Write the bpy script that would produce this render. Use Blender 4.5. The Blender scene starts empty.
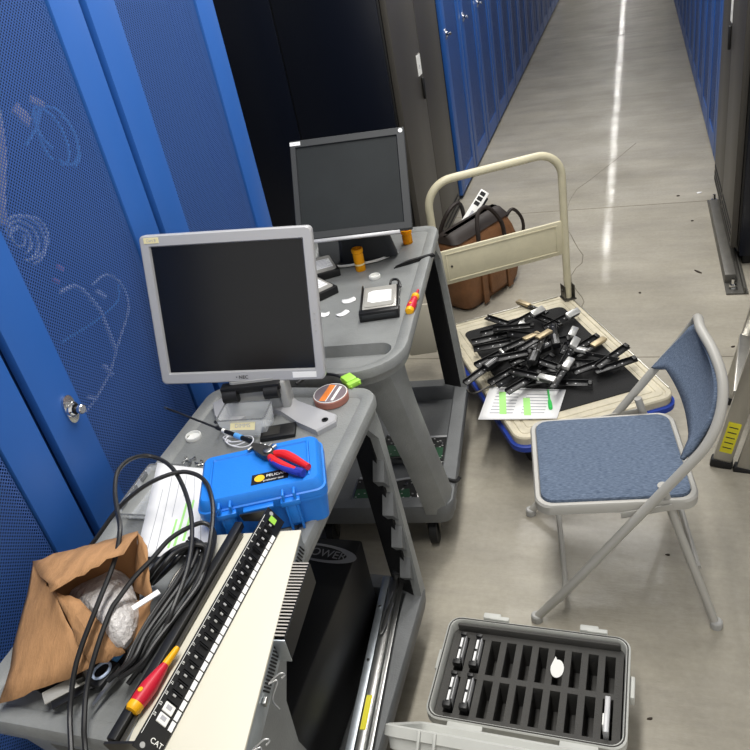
import bpy, bmesh, math, random
from mathutils import Vector, Matrix
random.seed(7)
scn = bpy.context.scene
COL = scn.collection
PI = math.pi

# ------------------------------------------------------------------ camera
FPX = 758.8
CAMH = 1.85
AX_R = Vector((0.94610274, 0.27011108, -0.17868861))
AX_U = Vector((4.28836156e-04, 0.550689803, 0.834709864))
AX_F = Vector((-0.32386638, 0.78979791, -0.5208933))
cam_d = bpy.data.cameras.new('camera')
cam = bpy.data.objects.new('camera', cam_d)
COL.objects.link(cam)
cam_d.sensor_width = 36
cam_d.lens = FPX / 750 * 36
cam_d.clip_start = 0.02
mx = Matrix((AX_R, AX_U, -AX_F)).transposed().to_4x4()
mx.translation = Vector((0, 0, CAMH))
cam.matrix_world = mx
scn.camera = cam


def ray(x, y):
    return (x - 375) / FPX * AX_R - (y - 375) / FPX * AX_U + AX_F


def at(x, y, z=0.0):
    """point of the room at height z seen at photo pixel x, y (measuring aid)"""
    d = ray(x, y)
    t = (CAMH - z) / -d.z
    return Vector((d.x * t, d.y * t, z))


def onx(x, y, X):
    d = ray(x, y)
    t = X / d.x
    return Vector((X, d.y * t, CAMH + d.z * t))


def yaw(a, b):
    return math.atan2(b.y - a.y, b.x - a.x)


# ------------------------------------------------------------------ materials
def lin(c):
    c = c / 255.0
    return c / 12.92 if c <= 0.04045 else ((c + 0.055) / 1.055) ** 2.4


def rgb(r, g, b):
    return (lin(r), lin(g), lin(b), 1)


MATS = {}


def mat(name, col, rough=0.5, metal=0.0, var=0.0, vscale=8.0, bump=0.0, bscale=60.0, trans=0.0, alpha=1.0, ior=1.45, col2=None, spec=None, stretch=None):
    m = bpy.data.materials.new(name)
    m.use_nodes = True
    nt = m.node_tree
    b = nt.nodes['Principled BSDF']
    b.inputs['Base Color'].default_value = col
    b.inputs['Roughness'].default_value = rough
    b.inputs['Metallic'].default_value = metal
    b.inputs['IOR'].default_value = ior
    if spec is not None:
        b.inputs['Specular IOR Level'].default_value = spec
    if trans:
        b.inputs['Transmission Weight'].default_value = trans
    if alpha < 1:
        b.inputs['Alpha'].default_value = alpha
    tc = nt.nodes.new('ShaderNodeTexCoord')
    src = tc.outputs['Object']
    if stretch:
        mp = nt.nodes.new('ShaderNodeMapping')
        mp.inputs['Scale'].default_value = stretch
        nt.links.new(src, mp.inputs['Vector'])
        src = mp.outputs['Vector']
    if var or col2:
        n = nt.nodes.new('ShaderNodeTexNoise')
        n.inputs['Scale'].default_value = vscale
        n.inputs['Detail'].default_value = 6
        n.inputs['Roughness'].default_value = 0.65
        nt.links.new(src, n.inputs['Vector'])
        r = nt.nodes.new('ShaderNodeValToRGB')
        r.color_ramp.elements[0].position = 0.3
        r.color_ramp.elements[1].position = 0.7
        if col2:
            r.color_ramp.elements[0].color = col
            r.color_ramp.elements[1].color = col2
        else:
            r.color_ramp.elements[0].color = tuple(max(0, c * (1 - var)) for c in col[:3]) + (1,)
            r.color_ramp.elements[1].color = tuple(min(1, c * (1 + var)) for c in col[:3]) + (1,)
        nt.links.new(n.outputs['Fac'], r.inputs['Fac'])
        nt.links.new(r.outputs['Color'], b.inputs['Base Color'])
    if bump:
        n2 = nt.nodes.new('ShaderNodeTexNoise')
        n2.inputs['Scale'].default_value = bscale
        n2.inputs['Detail'].default_value = 3
        nt.links.new(src, n2.inputs['Vector'])
        bp = nt.nodes.new('ShaderNodeBump')
        bp.inputs['Strength'].default_value = bump
        bp.inputs['Distance'].default_value = 0.01
        nt.links.new(n2.outputs['Fac'], bp.inputs['Height'])
        nt.links.new(bp.outputs['Normal'], b.inputs['Normal'])
    MATS[name] = m
    return m


def mesh_mat(name, col, pitch, hole):
    """perforated sheet steel: round holes cut through in a staggered grid"""
    m = bpy.data.materials.new(name)
    m.use_nodes = True
    nt = m.node_tree
    b = nt.nodes['Principled BSDF']
    b.inputs['Base Color'].default_value = col
    b.inputs['Roughness'].default_value = 0.45
    out = nt.nodes['Material Output']
    tc = nt.nodes.new('ShaderNodeTexCoord')
    sp = nt.nodes.new('ShaderNodeSeparateXYZ')
    nt.links.new(tc.outputs['Object'], sp.inputs[0])

    def op(o, a, c=None):
        n = nt.nodes.new('ShaderNodeMath')
        n.operation = o
        for i, v in enumerate((a, c)):
            if v is None:
                continue
            if isinstance(v, (int, float)):
                n.inputs[i].default_value = v
            else:
                nt.links.new(v, n.inputs[i])
        return n.outputs[0]
    u = op('DIVIDE', op('ADD', sp.outputs['Y'], sp.outputs['Z']), pitch * 1.4142)
    v = op('DIVIDE', op('SUBTRACT', sp.outputs['Y'], sp.outputs['Z']), pitch * 1.4142)
    fu = op('SUBTRACT', op('FRACT', u), 0.5)
    fv = op('SUBTRACT', op('FRACT', v), 0.5)
    d = op('SQRT', op('ADD', op('MULTIPLY', fu, fu), op('MULTIPLY', fv, fv)))
    k = op('LESS_THAN', d, hole)
    tr = nt.nodes.new('ShaderNodeBsdfTransparent')
    mi = nt.nodes.new('ShaderNodeMixShader')
    nt.links.new(k, mi.inputs[0])
    nt.links.new(b.outputs[0], mi.inputs[1])
    nt.links.new(tr.outputs[0], mi.inputs[2])
    nt.links.new(mi.outputs[0], out.inputs[0])
    MATS[name] = m
    return m


mat('blue_paint', rgb(42, 92, 166), 0.4, var=0.03, vscale=3)
mesh_mat('blue_mesh', rgb(58, 92, 156), 0.0062, 0.37)
mat('navy', rgb(14, 44, 88), 0.5)
mat('cab_dark', rgb(14, 18, 30), 0.8)
mat('black_gloss', rgb(15, 19, 30), 0.3, var=0.15, vscale=3, stretch=(1, 1, .15))
mat('rack_grey', rgb(66, 63, 58), 0.42, var=0.06, vscale=4)
mat('black_plastic', rgb(20, 20, 21), 0.42)
mat('black_matte', rgb(16, 16, 17), 0.75, bump=.2, bscale=300)
mat('rubber', rgb(24, 24, 25), 0.6)
mat('cable_black', rgb(34, 34, 35), 0.38)
mat('chrome', rgb(215, 215, 215), 0.15, 1.0)
mat('steel', rgb(170, 170, 168), 0.32, 1.0, var=.15, vscale=12)
mat('dark_steel', rgb(92, 90, 86), 0.4, 0.9, var=.2, vscale=20)
mat('galv', rgb(175, 182, 188), 0.38, 0.8, var=.18, vscale=25)
mat('aluminium', rgb(190, 188, 182), 0.3, 0.9, var=.15, vscale=10, stretch=(1, 1, .2))
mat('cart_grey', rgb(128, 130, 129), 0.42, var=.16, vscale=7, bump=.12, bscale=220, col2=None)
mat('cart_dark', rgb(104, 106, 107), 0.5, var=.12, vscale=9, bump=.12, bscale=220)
mat('silver_plastic', rgb(178, 178, 180), 0.35, 0.15)
mat('grey_plastic', rgb(168, 168, 166), 0.4)
mat('screen_black', rgb(9, 10, 13), 0.22, var=.2, vscale=6)
mat('screen_grey', rgb(30, 34, 36), 0.55, var=.15, vscale=7, spec=.2)
mat('bezel_dark', rgb(50, 52, 54), 0.5, spec=.3)
mat('white_plastic', rgb(236, 236, 232), 0.4)
mat('paper', rgb(240, 240, 240), 0.8)
mat('ink', rgb(172, 172, 178), 0.8)
mat('ink_dark', rgb(40, 40, 44), 0.7)
mat('highlight', rgb(172, 234, 138), 0.8)
mat('green_pen', rgb(60, 205, 95), 0.35)
mat('case_blue', rgb(32, 124, 220), 0.42, var=.05, vscale=9, bump=.05, bscale=200)
mat('red_grip', rgb(214, 38, 44), 0.4)
mat('blue_grip', rgb(38, 52, 160), 0.45)
mat('red_handle', rgb(196, 30, 52), 0.4)
mat('yellow_handle', rgb(240, 176, 20), 0.4)
mat('amber', rgb(255, 178, 30), 0.15, trans=.3, ior=1.2)
mat('clear', rgb(232, 235, 236), 0.12, alpha=.3)
mat('clear_base', rgb(120, 122, 124), 0.12, alpha=.55)
mat('tape_cream', rgb(226, 216, 170), 0.7)
mat('tape_side', rgb(168, 112, 98), 0.5)
mat('tape_top', rgb(120, 108, 112), 0.35)
mat('orange', rgb(232, 130, 50), 0.5)
mat('lime', rgb(160, 214, 80), 0.45)
mat('pcb', rgb(20, 74, 44), 0.45)
mat('pcb_lime', rgb(120, 190, 100), 0.45)
mat('cardboard', rgb(170, 128, 88), 0.8, var=.24, vscale=3, bump=.25, bscale=30, stretch=(14, 3, 2))
mat('card_dark', rgb(140, 98, 60), 0.85, var=.15, vscale=10)
mat('bubble', rgb(214, 210, 208), 0.22, bump=.9, bscale=70, alpha=.82)
mat('cream_slab', rgb(212, 208, 192), 0.5)
mat('drive_metal', rgb(176, 174, 168), .35, .25, var=.1, vscale=30)
mat('cream_paint', rgb(205, 198, 170), 0.42, var=.1, vscale=9)
mat('deck_beige', rgb(196, 188, 166), 0.55, var=.2, vscale=12)
mat('mat_black', rgb(30, 30, 31), 0.85, bump=.3, bscale=300)
mat('bumper_blue', rgb(38, 66, 160), 0.5)
mat('chair_paint', rgb(170, 168, 162), 0.38, var=.04, vscale=6)
mat('case_grey', rgb(192, 193, 188), 0.5, var=.05, vscale=8)
mat('foam', rgb(74, 73, 71), 0.9, bump=.25, bscale=240, var=.08, vscale=12)
mat('foam_black', rgb(14, 14, 14), 0.9)
mat('leather', rgb(118, 80, 50), 0.55, var=.3, vscale=9, bump=.3, bscale=60)
mat('leather_dark', rgb(40, 32, 28), 0.6)
mat('caddy_black', rgb(22, 22, 24), 0.36)
mat('caddy_silver', rgb(206, 206, 204), 0.28, 0.6)
mat('caddy_tan', rgb(176, 160, 128), 0.4, 0.4)
mat('label_yellow', rgb(226, 216, 50), 0.6)
mat('sticker_yellow', rgb(246, 190, 40), 0.5)
mat('beam_grey', rgb(92, 90, 85), .45, .3, var=.15, vscale=14)
mat('heat_fin', rgb(190, 184, 176), 0.4, 0.2)
mat('beige_plastic', rgb(188, 182, 164), 0.6)
mat('blue_cable', rgb(90, 160, 225), 0.4)
mat('pale_blue', rgb(190, 206, 232), .4)
mat('pale_cable', rgb(226, 226, 232), 0.4)
mat('beige_cable', rgb(214, 188, 150), 0.5)
mat('pinkish', rgb(190, 110, 120), 0.5)
mat('ceiling_white', rgb(225, 225, 222), 0.9)
mat('crack', rgb(118, 112, 100), 0.9)
mat('wall_grey', rgb(120, 120, 118), 0.8, var=.05, vscale=2)
mat('joint_pale', rgb(196, 192, 182), 0.8)
mat('debris_dark', rgb(50, 40, 32), 0.8)
mat('oval_grey', rgb(120, 120, 122), 0.4)


def fabric_mat():
    m = mat('fabric_blue', rgb(82, 98, 126), 0.95)
    nt = m.node_tree
    b = nt.nodes['Principled BSDF']
    tc = nt.nodes.new('ShaderNodeTexCoord')
    mp = nt.nodes.new('ShaderNodeMapping')
    mp.inputs['Scale'].default_value = (90, 420, 200)
    n = nt.nodes.new('ShaderNodeTexNoise')
    n.inputs['Scale'].default_value = 1.0
    n.inputs['Detail'].default_value = 4
    r = nt.nodes.new('ShaderNodeValToRGB')
    r.color_ramp.elements[0].position = .25
    r.color_ramp.elements[0].color = rgb(62, 76, 98)
    r.color_ramp.elements[1].position = .75
    r.color_ramp.elements[1].color = rgb(116, 130, 150)
    nt.links.new(tc.outputs['Object'], mp.inputs['Vector'])
    nt.links.new(mp.outputs['Vector'], n.inputs['Vector'])
    nt.links.new(n.outputs['Fac'], r.inputs['Fac'])
    nt.links.new(r.outputs['Color'], b.inputs['Base Color'])
    bp = nt.nodes.new('ShaderNodeBump')
    bp.inputs['Strength'].default_value = .25
    bp.inputs['Distance'].default_value = .004
    nt.links.new(n.outputs['Fac'], bp.inputs['Height'])
    nt.links.new(bp.outputs['Normal'], b.inputs['Normal'])


fabric_mat()


def floor_mat():
    m = bpy.data.materials.new('polished_concrete')
    m.use_nodes = True
    nt = m.node_tree
    b = nt.nodes['Principled BSDF']
    tc = nt.nodes.new('ShaderNodeTexCoord')

    def noise(scale, detail, stretch=None, rough=.6):
        n = nt.nodes.new('ShaderNodeTexNoise')
        n.inputs['Scale'].default_value = scale
        n.inputs['Detail'].default_value = detail
        n.inputs['Roughness'].default_value = rough
        if stretch:
            mp = nt.nodes.new('ShaderNodeMapping')
            mp.inputs['Scale'].default_value = stretch
            nt.links.new(tc.outputs['Object'], mp.inputs['Vector'])
            nt.links.new(mp.outputs['Vector'], n.inputs['Vector'])
        else:
            nt.links.new(tc.outputs['Object'], n.inputs['Vector'])
        return n.outputs['Fac']

    def ramp(f, p0, c0, p1, c1):
        r = nt.nodes.new('ShaderNodeValToRGB')
        r.color_ramp.elements[0].position = p0
        r.color_ramp.elements[0].color = c0
        r.color_ramp.elements[1].position = p1
        r.color_ramp.elements[1].color = c1
        nt.links.new(f, r.inputs['Fac'])
        return r.outputs['Color']

    def mixc(mode, fac, a, c):
        x = nt.nodes.new('ShaderNodeMix')
        x.data_type = 'RGBA'
        x.blend_type = mode
        x.inputs[0].default_value = fac
        nt.links.new(a, x.inputs[6])
        nt.links.new(c, x.inputs[7])
        return x.outputs[2]
    base = ramp(noise(1.6, 6), .3, rgb(150, 144, 130), .7, rgb(174, 168, 155))
    streak = ramp(noise(1.0, 6, (1.1, 4.5, 1), .7), .3, (.76, .76, .77, 1), .68, (1.07, 1.07, 1.06, 1))
    fine = ramp(noise(55, 4), .25, (.9, .9, .89, 1), .75, (1.05, 1.05, 1.05, 1))
    c = mixc('MULTIPLY', 1, base, streak)
    c = mixc('MULTIPLY', 1, c, fine)
    spots = ramp(noise(9, 8, None, .75), .66, (1, 1, 1, 1), .74, (.82, .8, .76, 1))
    c = mixc('MULTIPLY', .8, c, spots)
    nt.links.new(c, b.inputs['Base Color'])
    rr = ramp(noise(3, 5), .3, (.34, .34, .34, 1), .7, (.5, .5, .5, 1))
    nt.links.new(rr, b.inputs['Roughness'])
    b.inputs['Specular IOR Level'].default_value = .3
    cw_ = ramp(noise(1.0, 5, (1.5, 5, 1), .7), .38, (.03, .03, .03, 1), .66, (.3, .3, .3, 1))
    nt.links.new(cw_, b.inputs['Coat Weight'])
    b.inputs['Coat Roughness'].default_value = .05
    bp = nt.nodes.new('ShaderNodeBump')
    bp.inputs['Strength'].default_value = .3
    bp.inputs['Distance'].default_value = .012
    nt.links.new(noise(1.0, 6, (4, 13, 1), .7), bp.inputs['Height'])
    nt.links.new(bp.outputs['Normal'], b.inputs['Normal'])
    b2_ = nt.nodes.new('ShaderNodeBump')
    b2_.inputs['Strength'].default_value = .075
    b2_.inputs['Distance'].default_value = .012
    nt.links.new(noise(1.0, 5, (3, 16, 1), .65), b2_.inputs['Height'])
    nt.links.new(b2_.outputs['Normal'], b.inputs['Coat Normal'])
    return m


MATS['floor'] = floor_mat()


# ------------------------------------------------------------------ mesh kit
def catmull(pts, sub=6, closed=False):
    P = [Vector(p) for p in pts]
    n = len(P)
    if n < 3 or sub <= 1:
        return P
    out = []
    segs = n if closed else n - 1
    for i in range(segs):
        if closed:
            a, b, c, d = P[(i - 1) % n], P[i], P[(i + 1) % n], P[(i + 2) % n]
        else:
            b, c = P[i], P[i + 1]
            a = P[i - 1] if i else b * 2 - c
            d = P[i + 2] if i + 2 < n else c * 2 - b
        for k in range(sub):
            t = k / sub
            out.append(.5 * ((2 * b) + (c - a) * t + (2 * a - 5 * b + 4 * c - d) * t * t + (3 * b - a - 3 * c + d) * t ** 3))
    if not closed:
        out.append(P[-1])
    return out


def rrect(w, l, r, n=6, cx=0, cy=0):
    """rounded rectangle outline; r is one radius or four (++, -+, --, +-)"""
    rs = r if isinstance(r, (tuple, list)) else (r,) * 4
    out = []
    for (sx, sy, a0), q in zip(((1, 1, 0), (-1, 1, 90), (-1, -1, 180), (1, -1, 270)), rs):
        ox, oy = cx + sx * (w / 2 - q), cy + sy * (l / 2 - q)
        for k in range(n + 1):
            a = math.radians(a0 + 90 * k / n)
            out.append((ox + q * math.cos(a), oy + q * math.sin(a)))
    return out


class MB:
    def __init__(self):
        self.bm = bmesh.new()

    def box(self, c, s, bev=0.0, rot=None, seg=2):
        r = bmesh.ops.create_cube(self.bm, size=1.0)
        vs = r['verts']
        M = Matrix.Translation(Vector(c))
        if rot is not None:
            M = M @ (rot.to_4x4() if isinstance(rot, Matrix) else Matrix.Rotation(rot, 4, 'Z'))
        M = M @ Matrix.Diagonal((s[0], s[1], s[2], 1))
        bmesh.ops.transform(self.bm, matrix=M, verts=vs)
        if bev:
            es = list({e for v in vs for e in v.link_edges})
            bmesh.ops.bevel(self.bm, geom=es, offset=bev, segments=seg, affect='EDGES', profile=.5)
        return self

    def tube(self, pts, r, n=8, sub=6, closed=False, caps=True):
        P = catmull(pts, sub, closed)
        # drop duplicates
        Q = [P[0]]
        for p in P[1:]:
            if (p - Q[-1]).length > 1e-6:
                Q.append(p)
        P = Q
        m = len(P)
        up = None
        rings = []
        for i, p in enumerate(P):
            if closed:
                t = P[(i + 1) % m] - P[i - 1]
            else:
                t = P[min(i + 1, m - 1)] - P[max(i - 1, 0)]
            if t.length < 1e-9:
                t = Vector((0, 0, 1))
            t.normalize()
            if up is None:
                up = Vector((0, 0, 1)) if abs(t.z) < .9 else Vector((1, 0, 0))
            s = t.cross(up)
            if s.length < 1e-6:
                s = t.cross(Vector((0, 1, .01)))
            s.normalize()
            up = s.cross(t).normalized()
            rad = r(i / max(1, m - 1)) if callable(r) else r
            rings.append([self.bm.verts.new(p + rad * (math.cos(2 * PI * k / n) * s + math.sin(2 * PI * k / n) * up)) for k in range(n)])
        for i in range(m if closed else m - 1):
            A, B = rings[i], rings[(i + 1) % m]
            for k in range(n):
                self.bm.faces.new((A[k], A[(k + 1) % n], B[(k + 1) % n], B[k]))
        if caps and not closed:
            self.bm.faces.new(rings[0][::-1])
            self.bm.faces.new(rings[-1])
        return self

    def cyl(self, a, b, r, r2=None, n=16):
        a, b = Vector(a), Vector(b)
        rr = r if r2 is None else (lambda t: r + (r2 - r) * t)
        return self.tube([a, b], rr, n=n, sub=1)

    def loft(self, loops, cap0=True, cap1=True):
        L = [[self.bm.verts.new(Vector(p)) for p in lp] for lp in loops]
        n = len(L[0])
        for A, B in zip(L[:-1], L[1:]):
            for k in range(n):
                self.bm.faces.new((A[k], A[(k + 1) % n], B[(k + 1) % n], B[k]))
        if cap0:
            self.bm.faces.new(L[0][::-1])
        if cap1:
            self.bm.faces.new(L[-1])
        return self

    def prism(self, poly, z0, z1, inset=0.0):
        return self.loft([[(x, y, z0) for x, y in poly], [(x, y, z1) for x, y in poly]])

    def lathe(self, prof, c=(0, 0, 0), n=24, cap=True):
        c = Vector(c)
        loops = [[c + Vector((r * math.cos(2 * PI * k / n), r * math.sin(2 * PI * k / n), z)) for k in range(n)] for r, z in prof]
        return self.loft(loops, cap, cap)

    def face(self, pts):
        self.bm.faces.new([self.bm.verts.new(Vector(p)) for p in pts])
        return self

    def sheet(self, rows):
        G = [[self.bm.verts.new(Vector(p)) for p in r] for r in rows]
        for i in range(len(G) - 1):
            for j in range(len(G[0]) - 1):
                self.bm.faces.new((G[i][j], G[i][j + 1], G[i + 1][j + 1], G[i + 1][j]))
        return self

    def xf(self, M):
        bmesh.ops.transform(self.bm, matrix=M, verts=self.bm.verts[:])
        return self

    def build(self, name, m, parent=None, smooth=35, solid=0.0, sub=0, label=None):
        bmesh.ops.recalc_face_normals(self.bm, faces=self.bm.faces[:])
        me = bpy.data.meshes.new(name)
        self.bm.to_mesh(me)
        self.bm.free()
        me.materials.append(MATS[m])
        if smooth:
            me.polygons.foreach_set('use_smooth', [True] * len(me.polygons))
            me.set_sharp_from_angle(angle=math.radians(smooth))
        o = bpy.data.objects.new(name, me)
        COL.objects.link(o)
        if parent is not None:
            o.parent = parent
        if solid:
            k = o.modifiers.new('solid', 'SOLIDIFY')
            k.thickness = solid
            k.offset = 0
        if sub:
            k = o.modifiers.new('sub', 'SUBSURF')
            k.levels = k.render_levels = sub
        if label:
            o['label'] = label
        return o


def tag(o, label, cat, group=None, kind=None):
    o['label'] = label
    o['category'] = cat
    if group:
        o['group'] = group
    if kind:
        o['kind'] = kind
    return o


def struct(o, label=None):
    o['kind'] = 'structure'
    if label:
        o['label'] = label
    return o


def thing(name, label, cat, loc=(0, 0, 0), rz=0.0, group=None, rot=None):
    o = bpy.data.objects.new(name, None)
    o.empty_display_size = .05
    COL.objects.link(o)
    o.location = loc
    o.rotation_euler = rot if rot is not None else (0, 0, rz)
    return tag(o, label, cat, group)


CH = {}


def copy_tree(o, parent=None):
    c = o.copy()
    COL.objects.link(c)
    if parent is not None:
        c.parent = parent
    for ch in [q for q in bpy.data.objects if q.parent == o]:
        copy_tree(ch, c)
    return c


def text(name, s, size, m, parent, M, depth=.0003):
    cu = bpy.data.curves.new(name, 'FONT')
    cu.body = s
    cu.size = size
    cu.align_x = 'CENTER'
    cu.align_y = 'CENTER'
    cu.extrude = depth
    t = bpy.data.objects.new(name, cu)
    COL.objects.link(t)
    bpy.context.view_layer.update()
    me = bpy.data.meshes.new_from_object(t.evaluated_get(bpy.context.evaluated_depsgraph_get()))
    bpy.data.objects.remove(t)
    bpy.data.curves.remove(cu)
    me.transform(M)
    me.materials.clear()
    me.materials.append(MATS[m])
    o = bpy.data.objects.new(name, me)
    COL.objects.link(o)
    o.parent = parent
    return o


def cut(o, cutter):
    """carve the cutter shape out of o"""
    bmesh.ops.recalc_face_normals(cutter.bm, faces=cutter.bm.faces[:])
    me = bpy.data.meshes.new('cutter')
    cutter.bm.to_mesh(me)
    cutter.bm.free()
    c = bpy.data.objects.new('cutter', me)
    COL.objects.link(c)
    par = o.parent
    o.parent = None
    bpy.context.view_layer.update()
    k = o.modifiers.new('b', 'BOOLEAN')
    k.operation = 'DIFFERENCE'
    k.object = c
    k.solver = 'EXACT'
    bpy.context.view_layer.update()
    me2 = bpy.data.meshes.new_from_object(o.evaluated_get(bpy.context.evaluated_depsgraph_get()))
    o.modifiers.clear()
    o.data = me2
    me2.polygons.foreach_set('use_smooth', [True] * len(me2.polygons))
    me2.set_sharp_from_angle(angle=math.radians(35))
    bpy.data.objects.remove(c)
    o.parent = par


RX = lambda a: Matrix.Rotation(a, 4, 'X')
RY = lambda a: Matrix.Rotation(a, 4, 'Y')
RZ = lambda a: Matrix.Rotation(a, 4, 'Z')
T = lambda *a: Matrix.Translation(Vector(a if len(a) == 3 else a[0]))
ORD = ['first', 'second', 'third', 'fourth', 'fifth', 'sixth', 'seventh', 'eighth', 'ninth', 'tenth', 'eleventh', 'twelfth', 'thirteenth', 'fourteenth', 'fifteenth', 'sixteenth']

# ------------------------------------------------------------------ the room
XL, XR = -1.1315, 0.4965
struct(MB().box((-.3, 18.5, -.05), (6.0, 43, .1)).build('floor', 'floor'), 'polished grey concrete floor with joints and cracks')
struct(MB().box((-.3, 18.5, 3.35), (6.0, 43, .1)).build('ceiling', 'ceiling_white'))
struct(MB().box((-3.25, 18.5, 1.65), (.1, 43, 3.3)).build('wall_left', 'wall_grey'))
struct(MB().box((-.3, 39.95, 1.65), (5.8, .1, 3.3)).build('wall_far', 'wall_grey'))
n_j = 0
for (a, b, w) in ((at(577, 210), at(703, 200.7), .004), (at(640, 358), at(716, 355.6), .004), (at(537, 46.7), at(680, 26), .012)):
    yy = (a.y + b.y) / 2
    n_j += 1
    struct(MB().box((-.3, yy, .0004), (3.0, w, .0012)).build('trim_%d' % n_j, 'crack' if n_j < 3 else 'joint_pale'), 'saw cut joint across the concrete floor')


def crack(pts, w):
    m = MB()
    P = [at(x, y, .0006) for x, y in pts]
    rows = []
    for i, p in enumerate(P):
        t = (P[min(i + 1, len(P) - 1)] - P[max(0, i - 1)]).normalized()
        s = Vector((-t.y, t.x, 0)) * w * (.5 + random.random() * .6) * .5
        rows.append([p + s, p - s])
    m.sheet(rows)
    global n_j
    n_j += 1
    struct(m.build('trim_%d' % n_j, 'crack', solid=.0008), 'thin jagged crack in the concrete floor')


crack([(566, 228), (571, 235), (574, 241), (578, 248), (583, 255), (582, 263), (576, 268), (571, 276), (572, 283), (577, 291), (582, 297), (584, 302), (581, 308), (582, 313)], .006)
crack([(566, 212), (570, 200), (577, 189), (590, 180), (600, 172), (618, 158), (636, 143)], .003)


# ------------------------------------------------------------------ server cabinets (left row x = XL, doors face +x)
def cabinet(y0, label, depth=1.0, wide=.575, H=2.12, group=None):
    """blue cabinet; local origin at the door's front lower corner, y along the row, body behind (-x)"""
    t = thing('server_cabinet', label, 'server cabinet', (XL, y0, 0), 0, group)
    b = MB()
    th = .02
    b.box((-depth / 2 - .03, -.012 + th / 2, H / 2), (depth, th, H))
    b.box((-depth / 2 - .03, wide + .012 - th / 2, H / 2), (depth, th, H))
    b.box((-depth - .02, wide / 2, H / 2), (th, wide - .02, H - .002))
    b.box((-depth / 2 - .03, wide / 2, H - th / 2), (depth - .002, wide - .02, th))
    b.box((-depth / 2 - .03, wide / 2, .05), (depth - .002, wide - .02, .098))
    b.build('body', 'navy', t, smooth=0)
    MB().box((-.33, wide / 2, H / 2), (.4, wide - .06, H - .3)).build('equipment', 'cab_dark', t, smooth=0)
    d = MB()
    st, z0, z1 = .105, .03, H - .02
    d.box((-.012, st / 2, (z0 + z1) / 2), (.024, st, z1 - z0), .0015)
    d.box((-.012, wide - st / 2 + .004, (z0 + z1) / 2), (.024, st - .008, z1 - z0), .0015)
    d.box((-.012, wide / 2, z0 + .06), (.022, wide - 2 * st + .02, .118))
    d.box((-.012, wide / 2, z1 - .06), (.022, wide - 2 * st + .02, .118))
    dr = d.build('door', 'blue_paint', t)
    MB().box((-.006, wide / 2, (z0 + z1) / 2), (.0012, wide - 2 * st + .006, z1 - z0 - .22)).build('mesh_panel', 'blue_mesh', dr, smooth=0)
    # combination lock
    ly, lz = .068, 1.07
    L = MB()
    prof = []
    for k in range(28):
        a = 2 * PI * k / 28
        rr = .017 + .016 * abs(math.sin(a)) ** 3
        prof.append((rr * math.cos(a), rr * math.sin(a)))
    L.prism(prof, 0, .006)
    L.lathe([(.017, .006), (.0165, .012), (.013, .016), (.0095, .017)], n=20)
    L.xf(T(0, ly, lz) @ RZ(0) @ RY(PI / 2) @ RZ(PI / 2 - .0))
    lk = L.build('lock', 'chrome', dr)
    K = MB().lathe([(.006, .017), (.006, .026), (.0105, .027), (.0105, .034), (.009, .036)], n=16)
    K.xf(T(0, ly, lz) @ RY(PI / 2))
    K.build('lock_knob', 'chrome', lk)
    rg = MB().lathe([(.0118, .0163), (.0118, .0185), (.008, .019)], n=16)
    rg.xf(T(0, ly, lz) @ RY(PI / 2))
    rg.build('lock_dial', 'black_plastic', lk)
    return t


cabA = cabinet(.985, 'blue mesh-door cabinet beside the near cart, cables showing behind its mesh, chrome lock')
c = copy_tree(cabA)
c.location.y = .385
c['label'] = 'blue mesh-door cabinet at the lower left edge of the photo'
c = copy_tree(cabA)
c.location.y = 1.585
c['label'] = 'blue mesh-door cabinet between the cable-filled cabinet and the black cabinet'
for i in range(15):
    c = copy_tree(cabA)
    c.location.y = 5.03 + .6 * i
    c['label'] = '%s blue cabinet beyond the black cabinet in the left row' % ORD[i]
    c['group'] = 'blue cabinets receding on the left'
for i in range(15):
    c = copy_tree(cabA)
    c.location = (XR, 4.80 + .6 * i + .575, 0)
    c.rotation_euler = (0, 0, PI)
    c['label'] = '%s blue cabinet beyond the grey cabinet in the right row' % ORD[i]
    c['group'] = 'blue cabinets receding on the right'
# cabinet just outside the frame on the right that the folded ladder leans on
c = copy_tree(cabA)
c.location = (XR + .2, 2.5, 0)
c.rotation_euler = (0, 0, PI)
c['label'] = 'blue cabinet just outside the right edge that the ladder leans on'

# cables seen behind the mesh of cabinet A
XB = XL - .032


def behind(name, label, cat, pts, r, m, X=XB, group=None):
    o = MB().tube([onx(x, y, X) for x, y in pts], r, n=6, sub=6).build(name, m)
    return tag(o, label, cat, group)


def ell(cx, cy, a, b, rot, k0, k1, n=14):
    out = []
    for i in range(n + 1):
        t = math.radians(k0 + (k1 - k0) * i / n)
        x, y = a * math.cos(t), b * math.sin(t)
        out.append((cx + x * math.cos(rot) - y * math.sin(rot), cy + x * math.sin(rot) + y * math.cos(rot)))
    return out


bl = MB()
for cx, cy, a, b, r0, k0, k1 in ((52, 137, 12, 30, -.45, 200, 470), (58, 138, 17, 34, -.45, 150, 440), (47, 128, 9, 24, -.5, 120, 330), (63, 140, 13, 26, -.35, -60, 140)):
    bl.tube([onx(x, y, XB) for x, y in ell(cx, cy, a, b, r0, k0, k1)], .003, n=6, sub=3)
bl.tube([onx(x, y, XB) for x, y in ((40, 112), (36, 128), (26, 145))], .003, n=6, sub=3)
tag(bl.build('patch_cable', 'blue_cable'), 'coil of light blue patch cable behind the cabinet mesh', 'cable')
pc = MB()
for cx, cy, a, b, k0, k1 in ((24, 240, 20, 26, -120, 100), (22, 240, 15, 20, -130, 90), (20, 240, 10, 14, -150, 100), (26, 238, 22, 22, -80, 120), (18, 238, 6, 9, 0, 300)):
    pc.tube([onx(x, y, XB) for x, y in ell(cx, cy, a, b, -.5, k0, k1)], .003, n=6, sub=3)
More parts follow.
